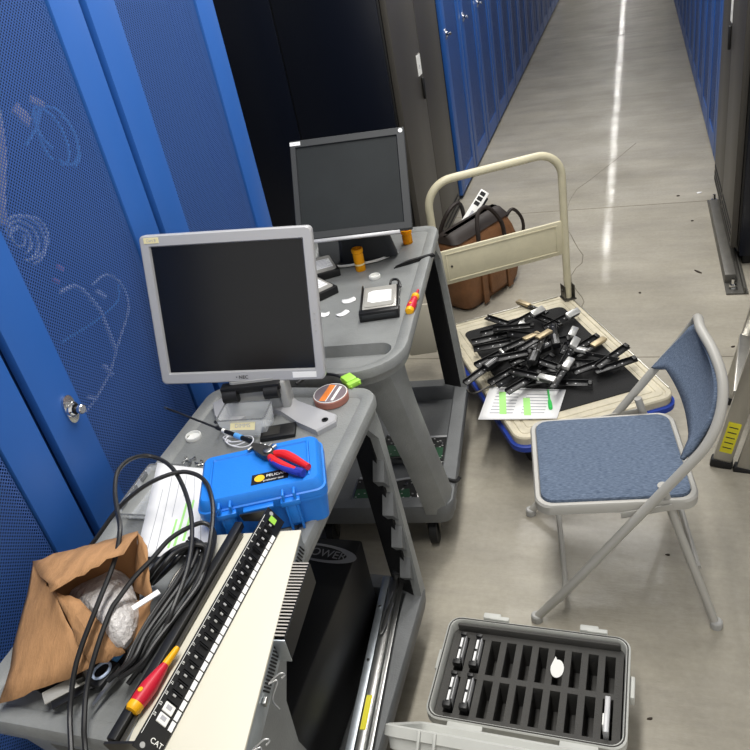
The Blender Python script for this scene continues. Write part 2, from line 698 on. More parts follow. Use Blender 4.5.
tag(pc.build('patch_cable', 'pale_cable'), 'coil of white cable behind the cabinet mesh near the left edge', 'cable')
behind('hanging_cable', 'beige hanging cord behind the mesh at the left edge', 'cord', [(-4, 110), (0, 135), (2, 160), (1, 190), (2, 225)], .009, 'beige_cable')
behind('fibre_cable', 'pale cable arcing down behind the cabinet mesh below the white coil', 'cable',
       [(92, 285), (105, 275), (118, 280), (127, 296), (128, 312), (121, 335), (116, 352), (110, 372), (98, 395), (86, 412)], .003, 'pale_cable')
behind('fibre_cable', 'grey cable bundle fanned out behind the cabinet mesh', 'cable',
       [(60, 292), (76, 286), (90, 298), (101, 312), (108, 330), (116, 350)], .005, 'pale_cable')
behind('fibre_cable', 'blue cable running slantwise behind the lower cabinet mesh', 'cable',
       [(62, 342), (85, 328), (102, 316), (118, 300), (118, 285)], .0026, 'blue_cable')
for k, (x, y, w, h, a, m, lb) in enumerate((
        (22, 115, .024, .044, .55, 'beige_cable', 'beige cable plug behind the mesh, upper one with a bent neck'),
        (37, 102, .014, .036, .9, 'beige_cable', 'narrow beige plug above the blue coil behind the mesh'),
        (101, 294, .011, .034, .7, 'pale_cable', 'white plug at the top of the arcing cable behind mesh'),
        (108, 370, .011, .04, .35, 'pale_cable', 'white cable tag halfway down the arcing cable behind mesh'),
        (92, 398, .010, .03, .8, 'pale_cable', 'white cable tag near the door lock behind mesh'),
        (60, 268, .009, .02, .7, 'pinkish', 'upper small pink port cover behind the mesh'),
        (56, 281, .008, .018, .7, 'pinkish', 'lower small pink port cover behind the mesh'))):
    p = onx(x, y, XB)
    o = MB().box((0, 0, 0), (.008, w, h), .002).build('cable_plug', m)
    o.location = p
    o.rotation_euler = (a, 0, 0)
    tag(o, lb, 'plug', 'plugs behind the cabinet mesh')


# black racks with grey double doors
def black_rack(loc, rz, label):
    """local: doors face +x at x=0, y 0..0.985 along the row"""
    t = thing('equipment_rack', label, 'server cabinet', loc, rz)
    W, D, H = .985, 1.0, 2.12
    MB().box((-D / 2 - .03, W / 2, H / 2 + .04), (D, W, H - .08), .004).build('body', 'black_plastic', t)
    for sy in (0, 1):
        sp = MB()
        y = -.004 if sy == 0 else W + .004
        sp.box((-.03 - .262, y, 1.06), (.505, .012, 2.0), .003)
        sp.box((-.03 - .78, y, 1.06), (.515, .012, 2.0), .003)
        sp.build('side_panel', 'black_gloss', t)
    for k, (ya, yb) in enumerate(((.006, W / 2 - .003), (W / 2 + .003, W - .006))):
        d = MB().box((-.014, (ya + yb) / 2, 1.09), (.03, yb - ya, 1.98), .004)
        dr = d.build('door', 'rack_grey', t)
        v = MB()
        for j in range(3):
            v.box((.0018, (ya + yb) / 2, .13 + .035 * j), (.002, yb - ya - .05, .014))
        v.build('vent_slot', 'black_matte', dr, smooth=0)
    lb = MB().box((.0025, W / 2 - .06, 1.10), (.002, .075, .10)).build('label_plate', 'white_plastic', t, smooth=0)
    text('lettering', '8', .03, 'ink', lb, T(.0038, W / 2 - .06, 1.09) @ RZ(PI / 2) @ RX(PI / 2))
    MB().box((.008, W / 2 - .045, .98), (.014, .022, .11), .004).build('door_handle', 'black_plastic', t)
    for yy in (.06, W - .06):
        MB().box((-.1, yy, .03), (.08, .06, .06), .004).build('foot', 'black_plastic', t)
    return t


black_rack((-1.062, 3.63, 0), 0, 'black rack with grey doors left of the aisle behind the dark monitor')
black_rack((.449, 4.775, 0), PI, 'black rack with grey doors standing on a steel beam at the right edge')
# seismic beam under the right rack
t = thing('anchor_beam', 'dark steel floor beam bolted in front of the right rack', 'beam', (.447, 4.09, 0))
bm_ = MB()
bm_.box((.01, 0, .004), (.095, 1.2, .008))
bm_.box((-.012, 0, .03), (.05, .98, .045), .003)
bm_.box((.04, 0, .02), (.006, 1.2, .03))
bm_.build('channel', 'beam_grey', t)
for yy in (-.55, .55):
    b = MB()
    b.cyl((-.005, yy, .008), (-.005, yy, .014), .02)
    b.lathe([(.017, .014), (.017, .03)], (-.005, yy, 0), n=6)
    b.cyl((-.005, yy, .026), (-.005, yy, .058), .008)
    b.build('anchor_bolt', 'chrome', t)


# ------------------------------------------------------------------ utility carts
CT = .836   # working surface height


def cart(loc, rz, label, W, L, near_r):
    """grey plastic two-shelf cart; local y along its length, far end +y"""
    t = thing('utility_cart', label, 'cart', loc, rz)
    top = .844

    def loop(ins, z, drop=0):
        rr = (max(.01, .055 - ins), max(.01, .055 - ins), max(.01, near_r - ins), max(.01, near_r - ins))
        return [(x, y, z) for x, y in rrect(W - 2 * ins, L - 2 * ins, rr, 7)]
    m = MB()
    m.loft([loop(.02, top - .055), loop(.008, top - .05), loop(.004, top - .03), loop(0, top - .026), loop(0, top - .008), loop(.004, top - .001),
            loop(.012, top), loop(.03, top - .002), loop(.038, CT)])
    m.build('top_shelf', 'cart_grey', t)
    # lower tray: a little wider than the top and set back at the near end
    NB, FB, OB = .19, .03, .035
    BL, BY = L - NB - FB, (NB - FB) / 2

    def bloop(ins, z):
        q = max(.008, .05 - ins)
        return [(x, y, z) for x, y in rrect(W + 2 * OB - 2 * ins, BL - 2 * ins, q, 7, 0, BY)]
    s = MB()
    s.loft([bloop(.03, .12), bloop(.01, .124), bloop(.004, .15), bloop(0, .19), bloop(.004, .2), bloop(.05, .2), bloop(.055, .194), bloop(.06, .14)])
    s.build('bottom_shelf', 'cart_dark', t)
    for sx in (-1, 1):
        for sy in (-1, 1):
            g = MB()
            lps = []
            cr = .03 if sy > 0 else min(.05, near_r)
            # L-shaped corner leg: side leaf a along y, end leaf e along x, tapering downwards
            prof = ((top - .05, .13, .12, .016), (.72, .1, .1, .012), (.62, .09, .085, .012), (.45, .09, .08, .012), (.3, .092, .082, .01), (.135, .095, .085, .01))
            if sy > 0:
                prof = ((top - .05, .10, .10, .010), (.74, .065, .075, .006), (.62, .055, .065, .006), (.45, .055, .065, .006), (.3, .06, .07, .006), (.19, .065, .07, .006))
            elif W > .465:
                prof = ((top - .05, .34, .12, .010), (.74, .26, .1, .008), (.66, .17, .09, .008), (.56, .125, .085, .01), (.3, .11, .085, .01), (.135, .1, .085, .01))
            for z, a, e, ins in prof:
                q = (top - .05 - z) / (top - .185)
                x0, y0 = W / 2 - ins + (OB + .006) * min(1, q), L / 2 - ins - (NB if sy < 0 else FB) * q
                if sy < 0:
                    y0 -= near_r * .2 * (1 - min(1, q))
                    x0 -= near_r * .12 * (1 - min(1, q))
                th = .022
                k = cr
                P = [(x0 - e, y0), (x0 - k, y0), (x0 - k * .3, y0 - k * .3), (x0, y0 - k), (x0, y0 - a), (x0 - th, y0 - a), (x0 - th, y0 - k), (x0 - th - k * .2, y0 - th - k * .2), (x0 - k, y0 - th), (x0 - e, y0 - th)]
                lps.append([(sx * x, sy * y, z) for x, y in P])
            g.loft(lps)
            leg = g.build('leg', 'cart_grey', t, smooth=30)
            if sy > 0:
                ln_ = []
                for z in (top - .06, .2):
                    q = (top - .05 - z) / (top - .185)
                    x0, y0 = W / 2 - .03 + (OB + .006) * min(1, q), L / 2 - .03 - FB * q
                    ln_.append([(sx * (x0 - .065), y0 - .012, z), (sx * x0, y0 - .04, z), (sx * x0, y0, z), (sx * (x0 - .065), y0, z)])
                MB().loft(ln_).build('leg_shade_plate', 'black_matte', leg, smooth=0)  # added black plate standing in for the shade inside the hollow leg
            w = MB()
            cx, cy = sx * (W / 2 - .05), (L / 2 - FB - .09) if sy > 0 else -(L / 2 - NB - .06)
            w.xf(Matrix())
            w.tube([(cx - .014, cy, .048), (cx - .012, cy, .048), (cx + .012, cy, .048), (cx + .014, cy, .048)], lambda q: .043 if q in (0, 1) else .048, n=20, sub=1)
            wh = w.build('caster', 'rubber', t)
            f = MB()
            f.box((cx - .02, cy, .077), (.004, .04, .08), .001)
            f.box((cx + .02, cy, .077), (.004, .04, .08), .001)
            f.box((cx, cy, .117), (.05, .05, .008), .001)
            f.build('caster_fork', 'dark_steel', wh)
    return t


cart1 = cart((-.832, .985, 0), 0, 'near grey plastic utility cart carrying the silver monitor and blue case', .47, .975, .06)
C2 = Vector((-.841, 2.005, 0))
C2R = math.radians(6)
cart2 = cart(C2, C2R, 'farther grey plastic utility cart carrying the dark monitor and pill bottle', .46, .97, .15)
# handle scoop carved into the near end of the second cart
ts = [o for o in bpy.data.objects if o.parent == cart2 and o.name.startswith('top_shelf')][0]
bpy.context.view_layer.update()
MBc = MB()
MBc.loft([[(x, y, .805) for x, y in rrect(.35, .05, .024, 6, -.0, -.36)], [(x, y, .86) for x, y in rrect(.38, .09, .044, 6, -.0, -.36)]])
par = ts.parent
c_ = MBc
bmesh.ops.recalc_face_normals(c_.bm, faces=c_.bm.faces[:])
cut(ts, c_)
# wavy ribs on the inside of the near cart's far leg
for i in range(4):
    z = .62 - i * .11
    q = (.794 - z) / .66
    yy, xx = .43 - .03 * q, .222 + .04 * q
    rb = MB()
    rb.loft([[(xx, yy - .004, z + .05), (xx, yy + .02, z + .05), (xx - .03, yy + .02, z + .05), (xx - .03, yy - .004, z + .05)],
             [(xx, yy - .035, z), (xx, yy + .02, z), (xx - .03, yy + .02, z), (xx - .03, yy - .035, z)],
             [(xx, yy - .004, z - .045), (xx, yy + .02, z - .045), (xx - .03, yy + .02, z - .045), (xx - .03, yy - .004, z - .045)]])
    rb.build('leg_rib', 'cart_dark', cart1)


# ------------------------------------------------------------------ monitors
def screen_M(yw, tilt, roll, C):
    X = Vector((math.cos(yw), math.sin(yw), 0))
    N = Vector((math.sin(yw), -math.cos(yw), 0))
    U = math.cos(tilt) * Vector((0, 0, 1)) - math.sin(tilt) * N
    X2 = math.cos(roll) * X + math.sin(roll) * U
    U2 = -math.sin(roll) * X + math.cos(roll) * U
    F = X2.cross(U2)
    m = Matrix((X2, U2, F)).transposed().to_4x4()
    m.translation = C
    return m


# silver monitor; screen frame: x right, y up, z out of the screen
base_c = at(262, 408, CT)
C1 = Vector((-.896, 1.409, 1.108))
SM = screen_M(.203, .264, -.081, C1)
t = thing('monitor', 'silver-framed computer monitor with black screen on the near cart', 'monitor', (base_c.x, base_c.y, CT), .2)
TI = (T(base_c.x, base_c.y, CT) @ RZ(.2)).inverted()
W1, H1 = .41, .364
hs = MB()
bz = .026


def frame(mb, W, H, l, r, b, tp, z0, z1, rad=.012, bev=.003):
    o = rrect(W, H, rad, 5)
    iw, ih = W - l - r, H - b - tp
    i = rrect(iw, ih, .002, 5, (l - r) / 2, (b - tp) / 2)
    i2 = rrect(iw - .006, ih - .006, .002, 5, (l - r) / 2, (b - tp) / 2)
    mb.loft([[(x, y, z0) for x, y in o], [(x, y, z1 - bev) for x, y in o], [(x * (1 - bev / W * 2), y * (1 - bev / H * 2), z1) for x, y in o],
             [(x, y, z1) for x, y in i], [(x, y, z1 - .006) for x, y in i2], [(x, y, z0) for x, y in i2]], False, False)


frame(hs, W1, H1, .021, .021, .025, .025, -.02, 0)
hs.xf(TI @ SM)
fr = hs.build('bezel', 'silver_plastic', t)
MB().loft([[(x, y, -.055) for x, y in rrect(W1 - .1, H1 - .1, .02)], [(x, y, -.02) for x, y in rrect(W1 - .004, H1 - .004, .014)], [(x, y, -.0195) for x, y in rrect(W1 - .004, H1 - .004, .014)]]).xf(TI @ SM).build('back_cover', 'black_plastic', t)
MB().box((0, -.001, -.012), (W1 - .04, H1 - .048, .01)).xf(TI @ SM).build('screen', 'screen_black', t, smooth=0)
lb = MB().box((-W1 / 2 + .03, H1 / 2 - .012, .0006), (.036, .013, .0012)).xf(TI @ SM).build('asset_label', 'tape_cream', fr, smooth=0)
text('lettering', 'Cart 8', .009, 'ink', lb, TI @ SM @ T(-W1 / 2 + .03, H1 / 2 - .012, .0014))
MB().box((W1 / 2 - .05, -H1 / 2 + .014, .0006), (.058, .014, .0012)).xf(TI @ SM).build('white_sticker', 'paper', fr, smooth=0)
text('maker_logo', '\u25be NEC', .012, 'ink_dark', fr, TI @ SM @ T(.0, -H1 / 2 + .0125, .0008))
for k in range(4):
    MB().cyl((W1 / 2 - .012, -.02 - .014 * k, -.001), (W1 / 2 - .012, -.02 - .014 * k, .001), .0022, n=8).xf(TI @ SM).build('button', 'grey_plastic', fr)
# neck, hinge and base
hp = TI @ (SM @ Vector((0, -H1 / 2 + .02, -.05)))
ha, hb_ = TI @ at(222, 394, .905), TI @ at(282, 394, .905)
hc = (ha + hb_) / 2
nk = MB()
nk.loft([[(x, y, .012) for x, y in rrect(.15, .07, .02, 5, hc.x + .004, hc.y + .045)], [(x, y, hc.z - .02) for x, y in rrect(.13, .045, .015, 5, hc.x + .004, hc.y + .03)], [(x, y, hc.z + .03) for x, y in rrect(.12, .03, .012, 5, hc.x + .004, hc.y + .028)]])
nk.box((hc.x + .075, hc.y + .03, .045), (.02, .05, .09), .004)
nk.build('stand_neck', 'grey_plastic', t)
hg = MB()
for sx in (-1, 1):
    hg.tube([(hc.x + sx * .034, hc.y, hc.z), (hc.x + sx * .07, hc.y, hc.z)], .017, n=16, sub=1)
hg.box((hc.x, hc.y + .012, hc.z + .014), (.15, .03, .02), .004)
hg.build('hinge', 'black_plastic', t)
bs = MB()
P = [TI @ at(x, y, CT) for x, y in ((216, 420), (214, 408), (232, 398), (285, 394), (300, 406), (338, 420), (337, 426), (318, 436), (300, 428), (282, 416), (262, 412), (240, 426), (222, 428))]
bs.loft([[(p.x, p.y, 0) for p in P], [(p.x, p.y, .012) for p in P], [(p.x * .985, p.y * .985, .016) for p in P]])
bse = bs.build('stand_base', 'silver_plastic', t)
for x, y in ((325, 420), (217, 422)):
    p = TI @ at(x, y, CT + .016)
    MB().lathe([(.005, 0), (.008, .0015), (.008, .003), (.004, .003), (.004, .001)], (p.x, p.y, .015), n=16).build('rubber_foot', 'black_plastic', bse)

# dark monitor on the second cart
C2c = Vector((-.853, 2.21, 1.117))
SM2 = screen_M(.254, .637, -.047, C2c)
W2, H2 = .37, .327
b2 = at(358, 246, CT)
t = thing('monitor', 'dark grey monitor tilted back on the farther cart', 'monitor', (b2.x, b2.y, CT), .22)
TI2 = (T(b2.x, b2.y, CT) @ RZ(.22)).inverted()
m = MB()
frame(m, W2, H2, .017, .024, .022, .022, -.018, 0, .004, .002)
fr = m.xf(TI2 @ SM2).build('bezel', 'bezel_dark', t)
MB().box((0, 0, -.026), (W2 - .006, H2 - .006, .02), .004).xf(TI2 @ SM2).build('back_cover', 'black_plastic', t)
MB().box((-.003, 0, -.011), (W2 - .04, H2 - .042, .01)).xf(TI2 @ SM2).build('screen', 'screen_grey', t, smooth=0)
MB().box((-.015, -H2 / 2 - .006, -.006), (W2 - .05, .011, .012), .002).xf(TI2 @ SM2).build('silver_strip', 'silver_plastic', fr)
lb = MB().box((-W2 / 2 + .018, H2 / 2 - .011, .0006), (.034, .012, .0012)).xf(TI2 @ SM2).build('asset_label', 'paper', fr, smooth=0)
text('lettering', 'Cart 7', .008, 'ink', lb, TI2 @ SM2 @ T(-W2 / 2 + .018, H2 / 2 - .011, .0014))
MB().cyl((W2 / 2 - .012, H2 / 2 - .011, 0), (W2 / 2 - .012, H2 / 2 - .011, .0015), .007, n=16).xf(TI2 @ SM2).build('round_sticker', 'paper', fr)
hp = TI2 @ (SM2 @ Vector((0, -H2 / 2 + .09, -.036)))
nk = MB()
nk.loft([[(x, y, .008) for x, y in rrect(.2, .05, .02, 4, hp.x + .01, hp.y + .06)], [(x, y, hp.z * .6) for x, y in rrect(.16, .045, .015, 4, hp.x + .005, hp.y + .05)], [(x, y, hp.z) for x, y in rrect(.14, .03, .01, 4, hp.x, hp.y + .0)]])
nk.build('stand_neck', 'bezel_dark', t)
bs = MB()
arc = [TI2 @ at(x, y, CT) for x, y in ((318, 244), (322, 264), (338, 268), (358, 266), (378, 262), (398, 254), (384, 236))]
arc2 = catmull([(p.x, p.y, 0) for p in arc[1:6]], 5)
poly = [(arc[0].x, arc[0].y)] + [(p.x, p.y) for p in arc2] + [(arc[6].x, arc[6].y)]
bs.prism(poly, .0005, .009)
bse = bs.build('stand_base', 'bezel_dark', t)
MB().tube([Vector((p.x, p.y, .007)) for p in arc2], .0045, n=8, sub=1).build('base_rim', 'white_plastic', bse)


# ------------------------------------------------------------------ things on the farther cart
def lathe_thing(name, label, cat, px, z, prof, m, group=None, n=24):
    p = at(px[0], px[1], z)
    o = MB().lathe(prof, n=n).build(name, m)
    o.location = p
    return tag(o, label, cat, group)


def bottle(p, label, h, rot=None):
    t = thing('pill_bottle', label, 'bottle', p, rot=rot)
    MB().lathe([(.0165, 0), (.0175, .002), (.0175, h - .022), (.016, h - .016), (.0195, h - .012), (.0195, h - .002), (.018, h), (.0145, h), (.0145, h - .02), (.0155, .003), (.001, .002)], n=24).build('body', 'amber', t)
    return t


t = bottle(at(361, 270, CT), 'amber pill bottle standing open in front of the dark monitor', .078)
MB().lathe([(.0179, .022), (.0181, .022), (.0181, .027), (.0179, .027)], n=24).build('band', 'tape_cream', t)
bottle(at(408, 243, CT), 'amber pill bottle half hidden by the dark monitor corner', .05)


def cap(px, label, r=.02, h=.011, tilt=(0, 0, 0), z=CT, up=True):
    p = at(px[0], px[1], z)
    t = thing('bottle_cap', label, 'cap', p, rot=tilt, group='white bottle caps')
    prof = [(r * .98, 0), (r, .001), (r, h - .002), (r * .96, h), (r * .9, h), (r * .88, .0025), (.001, .0025)]
    cp = MB().lathe(prof, n=28).build('cap_shell', 'white_plastic', t)
    rim = MB()
    for k in range(40):
        a = 2 * PI * k / 40
        rim.box((r * math.cos(a), r * math.sin(a), h * .5), (.0012, .0012, h * .7), rot=a)
    rim.build('grip_ridges', 'white_plastic', cp, smooth=0)
    return t


cap((375, 278), 'white bottle cap beside the pill bottle on the farther cart', .018)
cap((194, 438), 'white bottle cap left of the clear box on the near cart', .019, .01)


def hdd(p, rz, label, caddy=True, z=CT, lab=True, tail=False):
    t = thing('hard_drive', label, 'hard drive', (p.x, p.y, z), rz, 'hard drives on the farther cart')
    m = MB()
    m.box((0, 0, .013), (.102, .146, .025), .003)
    dr = m.build('drive_body', 'drive_metal' if caddy else 'black_plastic', t)
    top = MB()
    top.prism(rrect(.088, .128, .012), .0255, .0275)
    top.build('top_plate', 'drive_metal', dr)
    if lab:
        l = MB()
        l.prism([(-.035, .03), (-.035, -.028), (-.02, -.04), (.036, -.04), (.036, .034), (-.02, .04)], .0277, .0283)
        lb = l.build('paper_label', 'paper', dr, smooth=0)
        i = MB()
        for k in range(6):
            i.box((.002 + (k % 2) * .004, .026 - .011 * k, .0285), (.056 - .02 * (k % 3 == 1), .0022, .0004))
        i.build('lettering', 'ink', lb, smooth=0)
    if caddy:
        k = MB()
        for sx in (-1, 1):
            k.box((sx * .056, 0, .012), (.005, .19, .024), .001)
        k.box((0, -.092, .015), (.117, .024, .03), .003)
        k.box((0, .082, .009), (.117, .008, .018), .001)
        cd = k.build('caddy_frame', 'caddy_black', t)
        MB().box((0, -.1045, .016), (.1, .003, .012), .001).build('latch', 'bezel_dark', cd)
        s = MB()
        for sx in (-1, 1):
            for yy in (-.05, .0, .05):
                s.cyl((sx * .058, yy, .012), (sx * .0593, yy, .012), .003, n=8)
        s.build('screw', 'steel', cd)
    if tail:
        MB().tube([(.03, .085, .02), (.035, .105, .024), (.052, .1, .026), (.06, .075, .024), (.062, .06, .018)], .004, n=8).build('cable_tail', 'cable_black', t)
    return t


hdd(at(381, 304, CT), C2R + .14, 'caddied hard drive with white label near the yellow-red screwdriver', tail=True)
hdd(at(322, 272, CT), .55, 'hard drive partly behind the silver monitor, farther of two', caddy=False)
hdd(at(314, 293, CT), .9, 'hard drive partly behind the silver monitor, nearer of two', caddy=False)


def screwdriver(a, b, label, z0, r=.014, shaft=.03, slim=False):
    """insulated screwdriver lying from butt a to tip of grip b"""
    d = (b - a)
    L = d.length
    t = thing('screwdriver', label, 'screwdriver', (a.x, a.y, a.z), rot=(0, -math.asin(max(-1, min(1, d.z / L))), math.atan2(d.y, d.x)))
    R = RY(PI / 2)
    g = MB().lathe([(.006, .012), (r * .9, .014), (r, .028), (r * .98, .045), (r * (.62 if slim else .72), .075), (r * (.45 if slim else .62), .085)], n=20).xf(R).build('grip', 'red_handle', t)
    MB().lathe([(.004, 0), (r * .72, .001), (r * .92, .006), (r * .9, .0145)], n=20).xf(R).build('butt_cap', 'yellow_handle', t)
    MB().lathe([(r * .44, .083), (r * .46, .09), (r * .4, .112), (r * .34, .118)] if slim else [(r * .6, .084), (r * .86, .087), (r * .86, .098), (r * .5, .108)], n=20).xf(R).build('collar', 'yellow_handle', t)
    MB().lathe([(.004, .105), (.0042, .105 + shaft), (.0035, .107 + shaft)], n=12).xf(R).build('shaft', 'red_handle', t)
    MB().cyl((.03, 0, r - .001), (.03, 0, r + .0008), .004, n=12).build('dot', 'yellow_handle', g)
    return t


ZS = CT + .0145
a, b = at(409, 312, ZS), at(421, 283, ZS)
b = a + (b - a).normalized() * .14
screwdriver(a, b, 'red and yellow insulated screwdriver at the right edge of the farther cart', ZS)

# black tweezers-like pry tool
t = thing('pry_tool', 'black slim tweezer tool lying near the farther cart edge', 'tool', at(415, 262, CT), yaw(at(396, 267, CT), at(434, 255, CT)))
MB().loft([[(-.075, -.001, 0), (-.075, .001, 0), (-.075, .001, .003), (-.075, -.001, .003)], [(-.02, -.006, 0), (-.02, .006, 0), (-.02, .006, .006), (-.02, -.006, .006)], [(.07, -.007, 0), (.07, .007, 0), (.07, .007, .007), (.07, -.007, .007)]]).build('lower_arm', 'black_plastic', t)
MB().loft([[(-.068, .002, .003), (-.068, .004, .003), (-.068, .004, .006), (-.068, .002, .006)], [(-.02, -.004, .008), (-.02, .008, .008), (-.02, .008, .011), (-.02, -.004, .011)], [(.068, -.006, .007), (.068, .006, .007), (.068, .006, .01), (.068, -.006, .01)]]).build('upper_arm', 'caddy_black', t)

for px, w, l, a, lb in (((349, 301), .03, .045, .5, 'torn white paper scrap left of the caddied drive, upper one'), ((343, 314), .024, .042, .9, 'curled white paper scrap left of the caddied drive, lower one'), ((325, 315), .026, .03, .2, 'small square white paper scrap beside the silver monitor edge')):
    p = at(px[0], px[1], CT)
    rows = [[((i - 2) * l / 4 * (1 - .15 * abs(j - 1)), (j - 1) * w / 2, .0006 + .003 * abs(i - 2) ** 1.5 / 2.8) for j in range(3)] for i in range(5)]
    o = MB().sheet(rows).build('paper_scrap', 'paper', solid=.0004)
    o.location = p
    o.rotation_euler = (0, 0, a)
    tag(o, lb, 'paper', 'paper scraps')

# circuit boards and drives on the bottom shelf of the farther cart
SH = .142


def board(px, z, w, l, rz, label, cat='circuit board'):
    p = at(px[0], px[1], z)
    t = thing('circuit_board', label, cat, (p.x, p.y, SH), rz, 'bare drives on the lower shelf')
    MB().box((0, 0, .012), (w, l, .022), .002).build('drive_body', 'steel', t)
    pc_ = MB().box((0, -.004, .0245), (w - .012, l - .016, .003)).build('board', 'black_plastic', t, smooth=0)
    MB().box((-w * .1, -l * .18, .0265), (w * .6, l * .42, .002)).build('green_board', 'pcb', pc_, smooth=0)
    MB().box((0, l / 2 - .008, .026), (w - .02, .01, .005)).build('connector_strip', 'silver_plastic', pc_, smooth=0)
    MB().cyl((.01, l * .22, .0255), (.01, l * .22, .028), .007, n=16).build('spindle_cap', 'chrome', pc_)
    s = MB()
    for k in range(14):
        s.box((random.uniform(-.4, .4) * w, random.uniform(-.42, .38) * l, .0268), (.006, .004, .002))
    s.build('chip', 'grey_plastic', pc_, smooth=0)
    return t


board((398, 448), .16, .11, .15, C2R, 'bare drive with green board behind the farther cart leg')
board((438, 450), .16, .1, .15, C2R, 'bare drive with light green board right of the farther cart leg')
board((404, 492), .16, .1, .13, .3, 'bare drive with green board on the lower shelf nearest the near cart')
board((368, 492), .16, .1, .14, .1, 'bare drive seen through the arch of the near cart')
tl = MB().tube([at(434, 478, .206), at(446, 479, .206), at(456, 481, .206), at(460, 477, .214)], .006, n=8, sub=4).build('cable_stub', 'cable_black')
tag(tl, 'short black cable end sticking over the lower shelf of the farther cart', 'cable')
t = MB().box((0, 0, .11), (.12, .02, .22), .006).build('plastic_board', 'beige_plastic')
pp = at(428, 352, .2)
t.location = (pp.x - .045, pp.y + .08, SH)
t.rotation_euler = (-.3, 0, .25)
tag(t, 'beige plastic panel standing on the lower shelf of the farther cart', 'panel')

# ------------------------------------------------------------------ things on the near cart
# blue hard case
t = thing('hard_case', 'bright blue hard plastic case with latches on the near cart', 'case', (-.712, 1.037, CT), math.radians(22.5))
w, d, h = .255, .162, .108
low = MB().loft([[(x, y, 0) for x, y in rrect(w - .03, d - .025, .012)], [(x, y, .004) for x, y in rrect(w - .02, d - .015, .016)], [(x, y, .066) for x, y in rrect(w - .01, d - .006, .018)], [(x, y, .066) for x, y in rrect(w, d, .02)], [(x, y, .072) for x, y in rrect(w, d, .02)]]).build('case_base', 'case_blue', t)
lid = MB().loft([[(x, y, .0725) for x, y in rrect(w, d, .02)], [(x, y, .085) for x, y in rrect(w, d, .02)], [(x, y, .087) for x, y in rrect(w - .006, d - .006, .019)], [(x, y, h - .005) for x, y in rrect(w - .014, d - .012, .018)], [(x, y, h) for x, y in rrect(w - .024, d - .022, .014)], [(x, y, h) for x, y in rrect(w - .05, d - .045, .01)], [(x, y, h - .003) for x, y in rrect(w - .054, d - .05, .01)]]).build('lid', 'case_blue', t)
for sx in (-.07, .055):
    L = MB()
    for k in (-1, 1):
        L.box((sx + k * .011, -d / 2 - .006, .05), (.005, .012, .085), .002)
        L.box((sx + k * .011, -d / 2 + .002, .096), (.005, .03, .012), .002)
    L.box((sx, -d / 2 - .007, .078), (.038, .014, .012), .002)
    L.box((sx, -d / 2 - .009, .05), (.018, .006, .05), .002)
    L.build('latch', 'case_blue', t)
MB().box((-.008, -d / 2 - .006, .079), (.06, .014, .006), .002).build('padlock_rib', 'case_blue', lid)
for k in (-1, 1):
    MB().box((k * (w / 2 - .028), 0, h + .0005), (.004, d - .05, .004), .001).build('lid_rib', 'case_blue', lid)
st_ = MB().prism([(-.037, -.0145), (.037, -.0145), (.039, .0155), (-.035, .0155)], h - .0028, h - .0018)
st_.xf(T(.02, -.034, 0))
sk = st_.build('sticker', 'black_plastic', lid, smooth=0)
MB().lathe([(.0105, h - .0018), (.0105, h - .0014)], (.0, -.033, 0), n=14).build('sticker_emblem', 'sticker_yellow', sk)
text('lettering', 'PELICAN', .0105, 'white_plastic', sk, T(.034, -.030, h - .0016))
text('lettering', 'protector case', .0068, 'white_plastic', sk, T(.028, -.043, h - .0016))


# pliers
def pliers():
    A = at(284, 461, .95)
    t = thing('pliers', 'red and blue handled pliers lying on the blue case', 'pliers', (A.x, A.y, CT + h + .006), yaw(at(248, 447, .95), at(300, 472, .95)))
    jaw = MB()
    jaw.loft([[(x, y, -.004) for x, y in ((-.098, -.004), (-.075, -.013), (-.045, -.016), (-.03, -.008), (-.03, .008), (-.05, .014), (-.08, .01), (-.1, .003))], [(x, y, .007) for x, y in ((-.098, -.004), (-.075, -.013), (-.045, -.016), (-.03, -.008), (-.03, .008), (-.05, .014), (-.08, .01), (-.1, .003))]])
    j = jaw.build('jaws', 'dark_steel', t)
    MB().lathe([(.009, .0068), (.009, .01), (.007, .011)], (-.048, 0, 0), n=18).build('pivot', 'steel', j)
    MB().tube([(-.034, .005, .002), (-.012, .0125, .004), (.025, .0125, .004), (.064, .009, .004)], lambda q: .007 + .0022 * math.sin(PI * min(1, q * 1.2)), n=10).build('handle', 'red_grip', t)
    hb = MB().tube([(-.034, -.007, .002), (-.01, -.0135, .004), (.025, -.0135, .004), (.066, -.009, .004)], lambda q: .007 + .0022 * math.sin(PI * min(1, q * 1.2)), n=10).build('handle', 'red_grip', t)
    MB().tube([(-.02, -.015, .0045), (.0, -.0185, .005), (.025, -.0185, .0045), (.062, -.0135, .0045)], .0062, n=10).build('grip_inlay', 'blue_grip', hb)
    MB().tube([(.05, -.0115, .004), (.069, -.009, .004)], .0082, n=10).build('grip_end', 'blue_grip', hb)
    return t


pliers()
